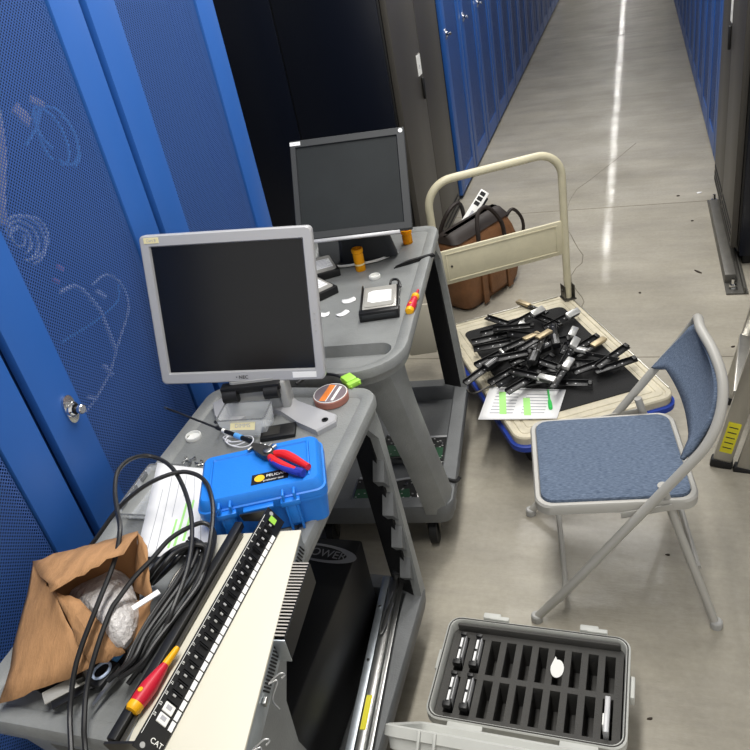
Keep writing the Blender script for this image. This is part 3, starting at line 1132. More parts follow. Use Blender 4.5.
# long thin nut driver lying from the case to the left
a, b = at(250, 441, CT + h + .012), at(166, 408, CT + .075)
t = thing('nut_driver', 'long thin black driver with chrome collar pointing left over the near cart', 'screwdriver', a)
d_ = b - a
MB().cyl((0, 0, 0), d_ * .22, .0055, .005, n=12).build('handle', 'black_plastic', t)
MB().cyl(d_ * .08, d_ * .15, .0062, n=12).build('grip_band', 'blue_cable', t)
MB().cyl(d_ * .22, d_ * .36, .0045, .004, n=12).build('handle_end', 'black_plastic', t)
MB().cyl(d_ * .26, d_ * .29, .0049, n=12).build('collar', 'white_plastic', t)
MB().cyl(d_ * .36, d_, .0026, n=10).build('shaft', 'dark_steel', t)
MB().cyl(d_ * .98, d_ * 1.02, .0032, n=10).build('tip', 'steel', t)
bc = MB()
for k in range(5):
    bc.cyl(Vector((.002, -.004, -.006)) + Vector((.012 * k - .01, .004 * (k % 3) - .004, 0)), Vector((.012, .01, -.004)) + Vector((.012 * k - .01, .004 * (k % 2), 0)), .004, n=10)
tag(bc.build('bit_holder', 'steel'), 'small cluster of steel bits beside the pliers on the blue case', 'tool').location = at(252, 446, CT + h + .011)

# clear box with a tape label
t = thing('clear_box', 'clear plastic box with a cream tape label below the silver monitor', 'box', at(250, 429, CT), .12)
m = MB()
ww, dd, hh = .12, .075, .055
m.loft([[(x, y, .001) for x, y in rrect(ww - .01, dd - .01, .006)], [(x, y, hh) for x, y in rrect(ww, dd, .006)]], True, False)
m.build('box_body', 'clear', t, solid=.0016)
r_ = MB()
r_.tube([(x, y, hh) for x, y in rrect(ww, dd, .006, 3)], .0018, n=6, sub=1, closed=True)
r_.build('rim', 'clear_base', t)
tp = MB().box((.006, -dd / 2 - .0045, .041), (.062, .001, .02), rot=RX(-.75) @ RY(.04)).build('tape_label', 'tape_cream', t, smooth=0)
text('lettering', 'DIMMS', .013, 'ink', tp, T(.006, -dd / 2 - .0051, .0415) @ RX(PI / 2 - .75))
wires = MB()
for k in range(4):
    o = Vector(at(232 + 3 * k, 437 + 2 * k, CT + .006))
    wires.tube([o + Vector((math.cos(q + k) * (.022 + .004 * k), math.sin(q + k) * (.015 + .002 * k), .003 * math.sin(2 * q) + .002 * k)) for q in [j * .7 for j in range(8)]], .0014, n=6, sub=4)
tag(wires.build('thin_wire', 'pale_cable'), 'loose loops of thin white wire beside the clear box', 'wire')
# phone-like black gadget behind the case
t = thing('card_reader', 'flat black gadget with a metal plate behind the blue case', 'gadget', at(279, 434, CT), .3)
MB().box((0, 0, .006), (.085, .05, .011), .003).build('shell', 'black_plastic', t)
MB().box((-.015, 0, .0122), (.04, .032, .001)).build('metal_plate', 'dark_steel', t, smooth=0)

# tape disc
t = thing('tape_roll', 'round roll of tape with an orange and grey label near the green plug', 'tape', at(332, 400, CT), .5)
MB().lathe([(.041, 0), (.044, .002), (.044, .018), (.042, .02)], n=36).build('roll', 'tape_side', t)
lbm = MB().lathe([(.0405, .0202), (.0405, .021)], n=36).build('label_disc', 'tape_top', t)
MB().prism([(-.034, -.012), (.034, -.012), (.036, .004), (-.036, .004)], .0211, .0214).xf(RZ(1.0) @ T(0, .012, 0)).build('orange_band', 'orange', lbm, smooth=0)
MB().prism([(-.03, -.004), (.03, -.004), (.03, .003), (-.03, .003)], .0212, .0215).xf(RZ(1.0) @ T(0, -.016, 0)).build('white_line', 'white_plastic', lbm, smooth=0)
MB().prism([(-.036, -.001), (.036, -.001), (.036, .001), (-.036, .001)], .0212, .0215).xf(RZ(1.0) @ T(0, -.002, 0)).build('white_line', 'white_plastic', lbm, smooth=0)
MB().tube([(.0415 * math.cos(k * PI / 12), .0415 * math.sin(k * PI / 12), .0205) for k in range(24)], .0012, n=6, sub=1, closed=True).build('rim', 'white_plastic', t)

# green plug with cable
pl0 = at(350, 384, CT)
t = thing('connector_plug', 'lime green connector plug behind the tape roll', 'plug', pl0, yaw(at(342, 378, CT), at(359, 391, CT)) + PI / 2)
MB().box((0, 0, .012), (.03, .036, .02), .003).build('plug_body', 'lime', t)
MB().box((0, -.024, .012), (.036, .014, .014), .002).build('plug_face', 'lime', t)
PI_ = (T(pl0) @ RZ(t.rotation_euler[2])).inverted()
MB().tube([PI_ @ at(345, 380, CT + .012), PI_ @ at(338, 376, CT + .012), PI_ @ at(326, 374, CT + .01), PI_ @ at(310, 376, CT + .008), PI_ @ at(296, 384, CT + .006)], .004, n=8).build('cord', 'cable_black', t)
for sx in (-1, 1):
    MB().cyl((sx * .0125, -.036, .012), (sx * .0125, .02, .012), .003, n=8).build('thumb_screw', 'lime', t)

# documents with green highlights
def paper_sheet(name, label, corners, z, hl, lines, parent_lines=True, curl=.0):
    q = [at(x, y, z) for x, y in corners]     # far-left, far-right, near-right, near-left
    c = sum(q, Vector()) / 4
    t = thing(name, label, 'paper', c)
    q = [p - c for p in q]

    def P(u, v, dz=0):
        a = q[0].lerp(q[1], u)
        b = q[3].lerp(q[2], u)
        p = a.lerp(b, v)
        return Vector((p.x, p.y, dz + curl * ((u - .5) ** 2 + (v - .5) ** 2)))
    rows = [[P(i / 6, j / 8) for i in range(7)] for j in range(9)]
    sh = MB().sheet(rows).build('sheet', 'paper', t, solid=.0005)
    ln = MB()
    for (u0, v0, u1, v1, w) in lines:
        n = 4
        du, dv = u1 - u0, v1 - v0
        # ribbon of width w across the direction
        if abs(du) >= abs(dv):
            ln.sheet([[P(u0 + du * k / n, v0 + dv * k / n - w / 2, .0005), P(u0 + du * k / n, v0 + dv * k / n + w / 2, .0005)] for k in range(n + 1)])
        else:
            ln.sheet([[P(u0 + du * k / n - w / 2, v0 + dv * k / n, .0005), P(u0 + du * k / n + w / 2, v0 + dv * k / n, .0005)] for k in range(n + 1)])
    ln.build('printed_lines', 'ink', sh, smooth=0)
    for (u0, v0, u1, v1, w) in hl:
        m = MB()
        n = 4
        if abs(u1 - u0) >= abs(v1 - v0):
            m.sheet([[P(u0 + (u1 - u0) * k / n, v0 + (v1 - v0) * k / n - w / 2, .0008), P(u0 + (u1 - u0) * k / n, v0 + (v1 - v0) * k / n + w / 2, .0008)] for k in range(n + 1)])
        else:
            m.sheet([[P(u0 + (u1 - u0) * k / n - w / 2, v0 + (v1 - v0) * k / n, .0008), P(u0 + (u1 - u0) * k / n + w / 2, v0 + (v1 - v0) * k / n, .0008)] for k in range(n + 1)])
        m.build('highlight_mark', 'highlight', sh, smooth=0)
    return t


paper_sheet('document', 'white printed sheet with green highlights beside the blue case on the near cart',
            [(158, 464), (206, 470), (212, 556), (136, 558)], CT + .026,
            [(.66, .38, .5, .9, .035), (.76, .4, .62, .85, .035), (.5, .62, .42, .92, .03)],
            [(.34, .1, .26, .95, .012), (.5, .12, .42, .6, .01), (.62, .1, .58, .36, .01), (.78, .1, .76, .4, .01), (.2, .3, .14, .95, .01), (.88, .3, .86, .9, .01)], curl=.008)
# clear tray lid with screws
t = thing('clear_tray', 'clear plastic organizer lid with notched rim at the left of the near cart', 'tray', (-1.006, 1.05, CT), .03)
m = MB()
m.loft([[(x, y, .0016) for x, y in rrect(.095, .15, .006, 3)], [(x, y, .022) for x, y in rrect(.105, .165, .008, 3)]], True, False)
m.build('tray_body', 'clear', t, solid=.0016)
m = MB()
m.tube([(x, y, .022) for x, y in rrect(.105, .165, .008, 3)], .002, n=6, sub=1, closed=True)
m.tube([(x, y, .003) for x, y in rrect(.095, .15, .006, 3)], .0014, n=6, sub=1, closed=True)
for k in (-.045, 0.0, .045):
    m.box((-.049, k, .016), (.005, .026, .012), .002)
m.build('rim', 'clear_base', t)
scr = None
for k in range(16):
    p = at(random.uniform(178, 202), random.uniform(459, 471), CT + .004)
    if scr is None:
        scr = thing('screw', 'small steel screw in the loose pile between blue case and clear organizer lid', 'screw', p, 0, 'loose screws on the near cart')
        MB().lathe([(.0012, 0), (.0016, .002), (.0016, .012), (.0034, .0125), (.0034, .015), (.002, .0155)], n=10).build('screw_body', 'steel', scr)
        o = scr
    else:
        o = copy_tree(scr)
    o.location = p
    o.rotation_euler = (PI / 2 + random.uniform(-.3, .3), 0, random.uniform(0, 6.3))

# white-topped server chassis (slab)
SLZ = .892
p0, p1 = at(212, 534, SLZ), at(299, 531, SLZ)
ax = (at(242, 750, SLZ) - p1).normalized()
rzs = math.atan2(ax.y, ax.x) + PI / 2     # local -y runs towards the camera
cs = (p0 + p1) / 2
t = thing('rack_chassis', 'cream-topped flat rack chassis lying across the near cart', 'rack equipment', (cs.x, cs.y, CT), rzs)
SW, SL = .182, .57
MB().box((0, -SL / 2, SLZ - CT - .003), (SW, SL, .006), .001).build('top_cover', 'cream_slab', t)
sd = MB()
sd.box((SW / 2 - .004, -SL / 2, .024), (.004, SL - .004, .048), .001)
sd.box((-SW / 2 + .004, -SL / 2, .024), (.004, SL - .004, .048), .001)
sd.box((0, -.004, .024), (SW - .006, .004, .048), .001)
sd.box((0, -SL / 2, .003), (SW - .01, SL - .004, .004), .001)
sdo = sd.build('side_wall', 'galv', t)
for js in (range(8), range(8, 26)):
    hl = MB()
    for j in js:
        y = -.02 - j * .0085 if j < 8 else -.21 - (j - 8) * .0065
        hl.box((SW / 2 - .0015, y, .027), (.002, .0026, .028), rot=RX(.5))
    hl.build('vent_slot', 'black_matte', sdo, smooth=0)
for j, yy in enumerate((-.31, -.42)):
    cl = MB()
    cl.tube([(SW / 2, yy, .03), (SW / 2 + .012, yy + .008, .026), (SW / 2 + .008, yy - .018, .018), (SW / 2 + .02, yy - .03, .01)], .0014, n=6)
    cl.tube([(SW / 2, yy + .002, .03), (SW / 2 + .014, yy + .018, .03), (SW / 2 + .022, yy + .02, .026), (SW / 2 + .018, yy + .012, .026)], .0014, n=6)
    cl.box((SW / 2 + .002, yy - .03, .03), (.006, .012, .01), .001)
    cl.build('spring_clip', 'steel', t)

# finned heat sink hanging at the chassis' side
g0, g1 = at(288, 565, CT + .048), at(261, 640, CT + .048)
dirv = (g1 - g0)
HL = dirv.length
rzh = math.atan2(dirv.y, dirv.x) + PI / 2
t = thing('heat_sink', 'black and grey finned heat sink at the right edge of the near cart', 'heat sink', (g0.x, g0.y, CT + .002), rzh)
fm = MB()
nf = 23
for k in range(nf):
    fm.box((.02, -k * HL / nf - .002, .029), (.042, .0024, .046))
fm.box((.02, -HL / 2, .007), (.04, HL - .006, .006))
fo_ = fm.build('fins', 'black_plastic', t, smooth=0)
fe = MB()
for k in range(nf):
    fe.box((.02, -k * HL / nf - .002, .0526), (.042, .0026, .0012))
fe.build('fin_edge', 'heat_fin', fo_, smooth=0)
MB().box((.042, -HL / 2, .027), (.0018, HL, .05)).build('side_plate', 'black_plastic', t, smooth=0)
ep = MB().box((.021, -HL - .0035, .026), (.045, .003, .052), .001).build('end_plate', 'galv', t)
MB().cyl((.018, -HL - .0048, .022), (.018, -HL - .0062, .022), .0045, n=14).build('rivet', 'steel', ep)
MB().box((.02, -HL / 2, .0125), (.038, HL - .01, .004)).build('fin_gap', 'black_matte', t, smooth=0)

# 24-port patch panel standing tilted on the chassis
PA, PB = Vector((-.655, .94, .932)), Vector((-.66, .458, .932))
t = thing('network_patch_bay', 'black 24-port patch panel lying on the cream chassis', 'patch panel', PA, math.atan2((PB - PA).y, (PB - PA).x))
PL = .482
# local: x along the length towards the camera, face built in x/y then rolled about x so that its lower edge lies to the right (+y local is right)
ROLL = RX(-math.radians(57))


def F(mb):
    return mb.xf(ROLL)


fp = F(MB().box((PL / 2, .022, -.001), (PL, .0445, .003), .0006)).build('face_plate', 'black_plastic', t)
for k in range(24):
    xk = .034 + k * .0172
    white = k in (22, 23)
    if white:
        j = F(MB().box((xk, .0205, .0018), (.0145, .018, .003), .0008)).build('jack', 'white_plastic', fp, smooth=0)
        F(MB().box((xk - .001, .0195, .0036), (.006, .009, .0006))).build('jack_slot', 'ink', j, smooth=0)
    else:
        m = MB()
        m.box((xk - .0068, .0205, .0026), (.0014, .02, .004))
        m.box((xk + .0068, .0205, .0026), (.0014, .02, .004))
        m.box((xk, .0125, .0014), (.012, .0035, .003))
        j = F(m).build('jack', 'caddy_black', fp, smooth=0)
        if k % 6 != 4:
            F(MB().box((xk - .003, .021 - .003 * (k % 2), .0022), (.004, .006, .0022), .0008)).build('jack_contact', 'silver_plastic' if k < 12 else 'grey_plastic', j)
    if k != 0:
        F(MB().box((xk, .0385, .0012), (.0148, .0072, .0012))).build('label_strip', 'paper', fp, smooth=0)
    text('port_number', str(24 - k if False else k + 1), .0058, 'white_plastic', fp, ROLL @ T(xk, .0055, .0008) @ RZ(PI))
F(MB().box((PL / 2, .0018, .0008), (PL - .04, .0006, .001))).build('edge_line', 'white_plastic', fp, smooth=0)
text('lettering', 'CAT', .011, 'white_plastic', fp, ROLL @ T(PL - .021, .03, .0008) @ RZ(PI / 2))
F(MB().box((.018, .021, .0012), (.014, .015, .001))).build('green_sticker', 'lime', fp, smooth=0)
for xx in (.008, PL - .008):
    F(MB().cyl((xx, .012, .0002), (xx, .012, .0016), .0042, n=12)).build('mounting_hole', 'grey_plastic', fp)
# rear cable bar and its end brackets
TP = (T(PA) @ RZ(math.atan2((PB - PA).y, (PB - PA).x))).inverted()
q0, q1 = TP @ at(240, 524, .903), TP @ at(112, 742, .903)
rbm = MB()
rbm.box(((q0.x + q1.x) / 2, (q0.y + q1.y) / 2, q0.z), ((q1 - q0).length, .016, .014), .002, rot=RZ(math.atan2((q1 - q0).y, (q1 - q0).x)).to_3x3())
rb2 = rbm.build('cable_bar', 'black_plastic', t)
MB().box(((q0.x + q1.x) / 2 + .01, (q0.y + q1.y) / 2 + .012, q0.z - .005), ((q1 - q0).length - .02, .006, .004), rot=RZ(math.atan2((q1 - q0).y, (q1 - q0).x)).to_3x3()).build('bar_lip', 'dark_steel', rb2, smooth=0)
for xx, yy, zz in ((.006, q0.y, q0.z), (PL - .006, q1.y, q1.z)):
    MB().loft([[(xx - .002, yy - .006, zz + .008), (xx - .002, .0, -.002), (xx - .002, .012, -.028), (xx - .002, yy, zz - .006)], [(xx + .002, yy - .006, zz + .008), (xx + .002, .0, -.002), (xx + .002, .012, -.028), (xx + .002, yy, zz - .006)]]).build('end_bracket', 'dark_steel', t, smooth=0)

a = at(131, 712, SLZ + .016)
b = at(168, 661, SLZ + .016)
b = a + (b - a).normalized() * .14
screwdriver(a, b, 'red screwdriver with yellow ends lying beside the patch panel', 0, .0135, .003, True)

# cables: big loops and the coil
def cable(label, pts, r=.0045, m='cable_black', group='black cables heaped on the near cart'):
    P = [at(x, y, z) for x, y, z in pts]
    return tag(MB().tube(P, r, n=8, sub=6).build('power_cable', m), label, 'cable', group)


cable('black cable rising in the tallest loop over the cardboard bag', [(73, 775, .84), (71, 745, .855), (70, 712, .868), (74, 674, .90), (82, 645, .93), (97, 606, .96), (114, 562, .98), (120, 530, 1.0), (117, 509, 1.0), (115, 490, 1.0), (118, 471, 1.0), (131, 459, .99), (149, 456, .97), (168, 464, .96), (181, 482, .95), (190, 509, .95), (192, 538, .945), (187, 570, .94), (174, 606, .93), (160, 640, .90), (140, 672, .88)], .0045)
cable('black cable arching from the cabinet side across to the coil', [(60, 580, .86), (78, 560, .88), (95, 540, .90), (117, 510, .93), (139, 490, .95), (160, 478, .96), (181, 472, .96), (197, 475, .955), (207, 484, .95), (212, 500, .95), (213, 515, .945), (211, 535, .94), (207, 556, .93), (198, 580, .92), (178, 615, .91), (150, 655, .89), (128, 684, .87)], .0045)
cable('black cable dropping past the torn bag opening to the frame bottom', [(88, 775, .84), (85, 745, .855), (84, 726, .868), (87, 687, .89), (97, 648, .92), (110, 612, .94), (119, 598, .945), (134, 578, .95), (152, 559, .945), (170, 539, .94), (190, 527, .93), (204, 523, .92), (214, 532, .912), (212, 552, .91), (196, 590, .905), (172, 630, .9)], .0045)
for i, (dx, dy, z) in enumerate(((0, 0, .905), (-7, -2, .915), (-13, 2, .9), (-18, 6, .91), (5, 6, .915), (-24, 12, .905))):
    w = .5 + .1 * math.sin(i * 2.1)
    cable('black cable strand in the coiled heap beside the patch panel',
          [(192 + dx * .4, 540 + dy, z), (203 + dx * .6, 546 + dy, z), (196 + dx, 574 + dy, z + .005), (174 + dx, 606 + dy, z), (152 + dx * .8, 636 + dy, z - .005), (138 + dx * .6, 660 + dy * .6, z - .015), (118 + dx * .4, 676 + dy * .4, z - .03)], .0042, 'cable_black' if i % 3 else 'rubber')
for i, (dx, z) in enumerate(((0, .90), (10, .91), (22, .9))):
    cable('grey-black strap strand across the top of the cable heap', [(142 + dx * .5, 592 - dx * .4, CT + .01), (151 + dx, 573 - dx * .4, z), (165 + dx, 556 - dx * .3, z + .012), (185 + dx * .8, 545, z + .016), (203 + dx * .3, 548, z + .01), (204, 562 + dx * .4, z)], .005)
# cable tie bundle lying low
cable('thin grey cable end lying in the heap near the paper', [(168, 590, .90), (176, 575, .9), (190, 560, .905), (200, 552, .905)], .003, 'dark_steel', None)

# brown paper bag with bubble wrap
def bag_pt(x, y, z):
    return at(x, y, z)


t = thing('paper_bag', 'torn brown paper bag at the left of the near cart with plastic wrap inside', 'bag', at(70, 640, CT))
o0 = Vector(t.location)


def crumple(rows, amp):
    out = []
    for r in rows:
        out.append([p - o0 + Vector((random.uniform(-1, 1), random.uniform(-1, 1), random.uniform(-1, 1))) * amp for p in r])
    return out


def patch(c00, c01, c11, c10, n=6, m=6, amp=.0025, bulge=0.0):
    """bilinear sheet between four corners (pixel x, pixel y, z)"""
    A, B, C_, D = [bag_pt(*c) for c in (c00, c01, c11, c10)]
    rows = []
    for j in range(m + 1):
        v = j / m
        rows.append([A.lerp(B, i / n).lerp(D.lerp(C_, i / n), v) + Vector((0, 0, bulge * math.sin(PI * v) * math.sin(PI * i / n))) for i in range(n + 1)])
    return crumple(rows, amp)


bg = MB()
# big near panel facing the camera, back panel, top flap, right flap
bg.sheet(patch((34, 562, .95), (52, 592, .97), (92, 668, .89), (0, 704, .86), 8, 8, .003, .012))
bg.sheet(patch((52, 592, .97), (80, 600, .955), (128, 652, .885), (92, 668, .89), 5, 6, .003, .01))
bag = bg.build('front_panel', 'cardboard', t, smooth=30, solid=.0012)
tf = MB()
tf.sheet(patch((32, 562, .955), (138, 531, .98), (130, 548, 1.0), (52, 591, .985), 10, 4, .003, .006))
tf.build('top_flap', 'cardboard', t, smooth=30, solid=.0012)
bk = MB()
bk.sheet(patch((32, 563, .95), (138, 533, .975), (140, 600, .85), (40, 640, .845), 8, 5, .003))
bk.build('back_panel', 'card_dark', t, smooth=30, solid=.0012)
rf = MB()
rf.sheet(patch((138, 531, .98), (146, 545, .965), (152, 600, .91), (134, 590, .9), 4, 6, .002))
rf.sheet(patch((152, 600, .91), (146, 630, .885), (120, 655, .88), (134, 600, .88), 4, 5, .002))
rf.build('side_flap', 'cardboard', t, smooth=30, solid=.0012)
tag_paper = MB()
wr = MB()
P = [(62, 600), (85, 583), (104, 575), (118, 562), (124, 580), (133, 600), (132, 622), (120, 645), (108, 640), (90, 618)]
P = [(102 + (x - 102) * 1.22, 606 + (y - 606) * 1.15) for x, y in P]
cc = bag_pt(104, 606, .945)
ring = [bag_pt(x, y, .90) for x, y in P]
lo = [cc.lerp(p, .96) + Vector((0, 0, -.03)) for p in ring]
r1 = [cc.lerp(p, .82) + Vector((0, 0, .002 + .006 * (i % 2))) for i, p in enumerate(ring)]
r2 = [cc.lerp(p, .45) + Vector((0, 0, .012 + .008 * ((i + 1) % 2))) for i, p in enumerate(ring)]
wr.loft([[p - o0 for p in lp] for lp in (lo, ring, r1, r2)])
tag(wr.build('bubble_wrap', 'bubble', sub=1), 'crumpled clear plastic wrap bulging out of the brown paper bag', 'plastic wrap').location = o0
o = MB().box((0, 0, 0), (.05, .012, .002)).build('white_strip', 'paper')
o.location = bag_pt(146, 600, .925)
o.rotation_euler = (0, 0, yaw(bag_pt(134, 606, .92), bag_pt(156, 592, .92)))
tag(o, 'narrow white plastic strip poking out beside the bag', 'strip')

pk = MB()
PP = [at(x, y, CT) for x, y in ((36, 690), (62, 668), (100, 646), (124, 640), (130, 662), (112, 684), (84, 692), (54, 702))]
pkc = sum(PP, Vector()) / 8
pk.loft([[(p - pkc) for p in PP], [(p - pkc) * 1.0 + Vector((0, 0, .007)) for p in PP], [(p - pkc) * .85 + Vector((0, 0, .011)) for p in PP]])
o = pk.build('pouch', 'black_matte')
o.location = pkc
tag(o, 'flat black cloth pouch under the brown bag and the metal bracket', 'pouch')

# metal bracket and snips at the near left corner
t = thing('metal_bracket', 'two-leaf grey metal bracket at the near left corner of the near cart', 'bracket', at(72, 690, CT + .012), yaw(at(52, 703, CT), at(86, 685, CT)))
MB().box((-.0, 0, .012), (.085, .022, .004), .001, rot=RX(.25).to_3x3()).build('upper_leaf', 'drive_metal', t)
MB().box((.012, -.016, .007), (.09, .02, .004), .001).build('lower_leaf', 'black_plastic', t)
MB().box((.02, .0, .018), (.014, .018, .012), .002).build('knuckle', 'dark_steel', t)
t = thing('cutter', 'black wire cutters with a blue ring at the near cart corner', 'tool', at(106, 678, CT + .012), yaw(at(94, 697, CT), at(118, 668, CT)))
MB().tube([(.016 * math.cos(k * PI / 8), .013 * math.sin(k * PI / 8), .02) for k in range(16)], .0025, n=8, sub=1, closed=True).build('ring', 'pale_blue', t)
MB().box((0, 0, .009), (.05, .034, .016), .005).build('body', 'black_plastic', t)
MB().box((.035, .0, .014), (.022, .013, .012), .004).build('blue_tab', 'blue_cable', t)
MB().loft([[(-.05, -.024, .004), (-.05, -.02, .004), (-.05, -.02, .007), (-.05, -.024, .007)], [(.02, -.03, .004), (.02, -.016, .004), (.02, -.016, .012), (.02, -.03, .012)]]).build('blade', 'steel', t)
MB().tube([at(80, 667, .87) - Vector(t.location) + Vector((0, 0, 0)), at(83, 664, .875) - Vector(t.location)], .001, n=6, sub=1).xf(Matrix()).bm.free()
rg = MB().tube([(.009 * math.cos(k * PI / 8), .012 * math.sin(k * PI / 8), 0) for k in range(16)], .0022, n=8, sub=1, closed=True).build('key_ring', 'rubber')
rg.location = at(80, 667, CT + .012)
rg.rotation_euler = (.5, .3, .4)
tag(rg, 'small black rubber ring under the brown bag edge', 'ring')

# bottom shelf of the near cart: black server, rack rail
t = thing('equipment_box', 'big black equipment box with an oval logo on the lower shelf of the near cart', 'box', (-.85, 1.0, SH), 0)
MB().box((.0, -.06, .155), (.34, .78, .31), .006).build('chassis', 'black_plastic', t)
e = MB()
po = [(.10 * math.cos(k * PI / 20), .03 * math.sin(k * PI / 20)) for k in range(40)]
pi_ = [(.080 * math.cos(k * PI / 20) - .008, .023 * math.sin(k * PI / 20)) for k in range(40)]
e.loft([[(x, y, .3102) for x, y in po], [(x, y, .3112) for x, y in po], [(x, y, .3112) for x, y in pi_], [(x, y, .3102) for x, y in pi_]], False, False)
lc = at(322, 553, SH + .31)
OV = T(lc.x + .85, lc.y - 1.0, 0) @ RZ(-.12)
e.xf(OV)
lg = e.build('oval_logo', 'oval_grey', t)
text('lettering', 'POWER', .035, 'oval_grey', lg, OV @ T(.010, 0, .3106))

ra, rb_ = at(392, 576, .245), at(352, 770, .245)
rz = math.atan2((rb_ - ra).y, (rb_ - ra).x)
L = (rb_ - ra).length
t = thing('rack_rail', 'galvanized rack slide rail standing on the lower shelf of the near cart', 'rail', (ra.x, ra.y, SH), rz)
MB().box((L / 2, -.024, .05), (L, .004, .10), .001).build('outer_rail', 'galv', t)
MB().box((L / 2, -.016, .102), (L, .02, .003), .001).build('top_flange', 'galv', t)
ch = MB()
ch.box((L / 2, .004, .094), (L, .018, .008), .001)
ch.box((L / 2, .016, .09), (L, .003, .03), .001)
ch.box((L / 2, .026, .086), (L, .012, .004), .001)
ch.build('inner_slide', 'steel', t)
MB().tube([(.06, .012, .106), (.16, .0, .106), (.2, .003, .107), (.17, .012, .107), (.1, .02, .107)], .0025, n=6).build('release_wire', 'steel', t)
for xx in (.11, .28):
    MB().cyl((xx, -.016, .103), (xx, -.016, .107), .004, n=10).build('rivet', 'chrome', t)
MB().box((.42, .004, .0985), (.09, .014, .001)).build('yellow_sticker', 'label_yellow', t, smooth=0)
t = thing('mounting_plate', 'black perforated metal plate at the end of the slide rail', 'plate', at(403, 566, .27), rz + .1)
MB().box((0, 0, -.045), (.05, .06, .09), .002).xf(RY(.15)).build('plate', 'black_plastic', t)
for xx in (-.014, .014):
    for yy in (-.018, .0, .018):
        MB().cyl((xx, yy, -.002), (xx, yy, .0015), .003, n=8).xf(RY(.15)).build('hole', 'silver_plastic', t)

# ------------------------------------------------------------------ platform truck
TC = Vector((-.337, 2.628, 0))
TR = math.radians(28.4)
truck = t = thing('platform_truck', 'cream platform truck with folding handle loaded with drive rails', 'cart', TC, TR)
DW, DL, DZ = .60, .91, .20
m = MB()


def dl(ins, z):
    return [(x, y, z) for x, y in rrect(DW - 2 * ins, DL - 2 * ins, max(.01, .05 - ins), 6)]


m.loft([dl(.012, DZ - .045), dl(.002, DZ - .04), dl(0, DZ - .006), dl(.004, DZ), dl(.02, DZ), dl(.023, DZ - .004), dl(.028, DZ - .004), dl(.031, DZ - .001), dl(.05, DZ - .001), dl(.053, DZ - .004), dl(.058, DZ - .004), dl(.061, DZ - .001)])
deck = m.build('deck', 'deck_beige', t)
MB().prism(rrect(DW - .14, DL - .19, .03), DZ - .001, DZ + .003).build('rubber_mat', 'mat_black', t)
m = MB()
bmz = DZ - .042
m.loft([[(x, y, bmz - .016) for x, y in rrect(DW + .0, DL + .0, .05)], [(x, y, bmz - .014) for x, y in rrect(DW + .02, DL + .02, .06)], [(x, y, bmz + .006) for x, y in rrect(DW + .02, DL + .02, .06)], [(x, y, bmz + .01) for x, y in rrect(DW + .004, DL + .004, .052)]])
m.build('bumper', 'bumper_blue', t)
m = MB()
m.box((DW / 2 - .003, 0, DZ + .002), (.004, DL - .1, .006), .001)
m.box((0, DL / 2 - .003, DZ + .002), (DW - .1, .004, .006), .001)
m.build('edge_trim', 'aluminium', deck)
for sx in (-1, 1):
    for sy in (-1, 1):
        cx, cy = sx * (DW / 2 - .09), sy * (DL / 2 - .13)
        wh = MB().tube([(cx - .016, cy, .055), (cx - .014, cy, .055), (cx + .014, cy, .055), (cx + .016, cy, .055)], lambda q: .05 if q in (0, 1) else .055, n=20, sub=1).build('caster', 'rubber', t)
        f = MB()
        for s in (-1, 1):
            f.box((cx + s * .022, cy, .09), (.004, .045, .08), .001)
        f.box((cx, cy, .127), (.07, .07, .006), .001)
        f.build('caster_fork', 'dark_steel', wh)
hy = DL / 2 - .035
hx, ht = .287, .872
hm = MB()
R_ = .105
pts = [(hx, hy, DZ - .01), (hx, hy, .35), (hx, hy, .5), (hx, hy, .62), (hx, hy, .7), (hx, hy, ht - R_ - .02)]
arc = lambda cx, a0, a1: [(cx + R_ * math.cos(math.radians(a)), hy, ht - R_ + R_ * math.sin(math.radians(a))) for a in range(a0, a1 + (1 if a1 > a0 else -1), 15 if a1 > a0 else -15)]
pts += arc(hx - R_, 0, 90) + [(.12, hy, ht), (.06, hy, ht), (0, hy, ht), (-.06, hy, ht), (-.12, hy, ht)] + arc(-hx + R_, 90, 180) + [(-hx, hy, ht - R_ - .02), (-hx, hy, .7), (-hx, hy, .62), (-hx, hy, .5), (-hx, hy, .35), (-hx, hy, DZ - .01)]
hm.tube(pts, .0165, n=14, sub=2)
hd = hm.build('handle', 'cream_paint', t)
cp_ = MB()
cp_.box((0, hy, .497), (hx * 2 - .02, .012, .155), .003)
cpo = cp_.build('cross_plate', 'cream_paint', t)
m = MB()
m.box((0, hy - .007, .497 + .06), (hx * 2 - .07, .004, .006), .001)
m.box((0, hy - .007, .497 - .06), (hx * 2 - .07, .004, .006), .001)
m.box((-hx + .04, hy - .007, .497), (.006, .004, .12), .001)
m.box((hx - .04, hy - .007, .497), (.006, .004, .12), .001)
m.build('pressed_frame', 'cream_paint', cpo)
MB().cyl((-hx + .06, hy - .006, .5), (-hx + .06, hy - .009, .5), .005, n=10).build('rivet', 'dark_steel', cpo)
for sx in (-1, 1):
    m = MB()
    for s in (-1, 1):
        m.box((sx * hx + s * .022, hy, DZ + .032), (.004, .05, .075), .002)
    m.box((sx * hx, hy, DZ + .003), (.056, .06, .006), .001)
    m.cyl((sx * hx - .03, hy, DZ + .045), (sx * hx + .03, hy, DZ + .045), .006, n=10)
    m.build('hinge_bracket', 'dark_steel', t)

# --- heap of drive rails on the truck
DTOP = DZ + .003


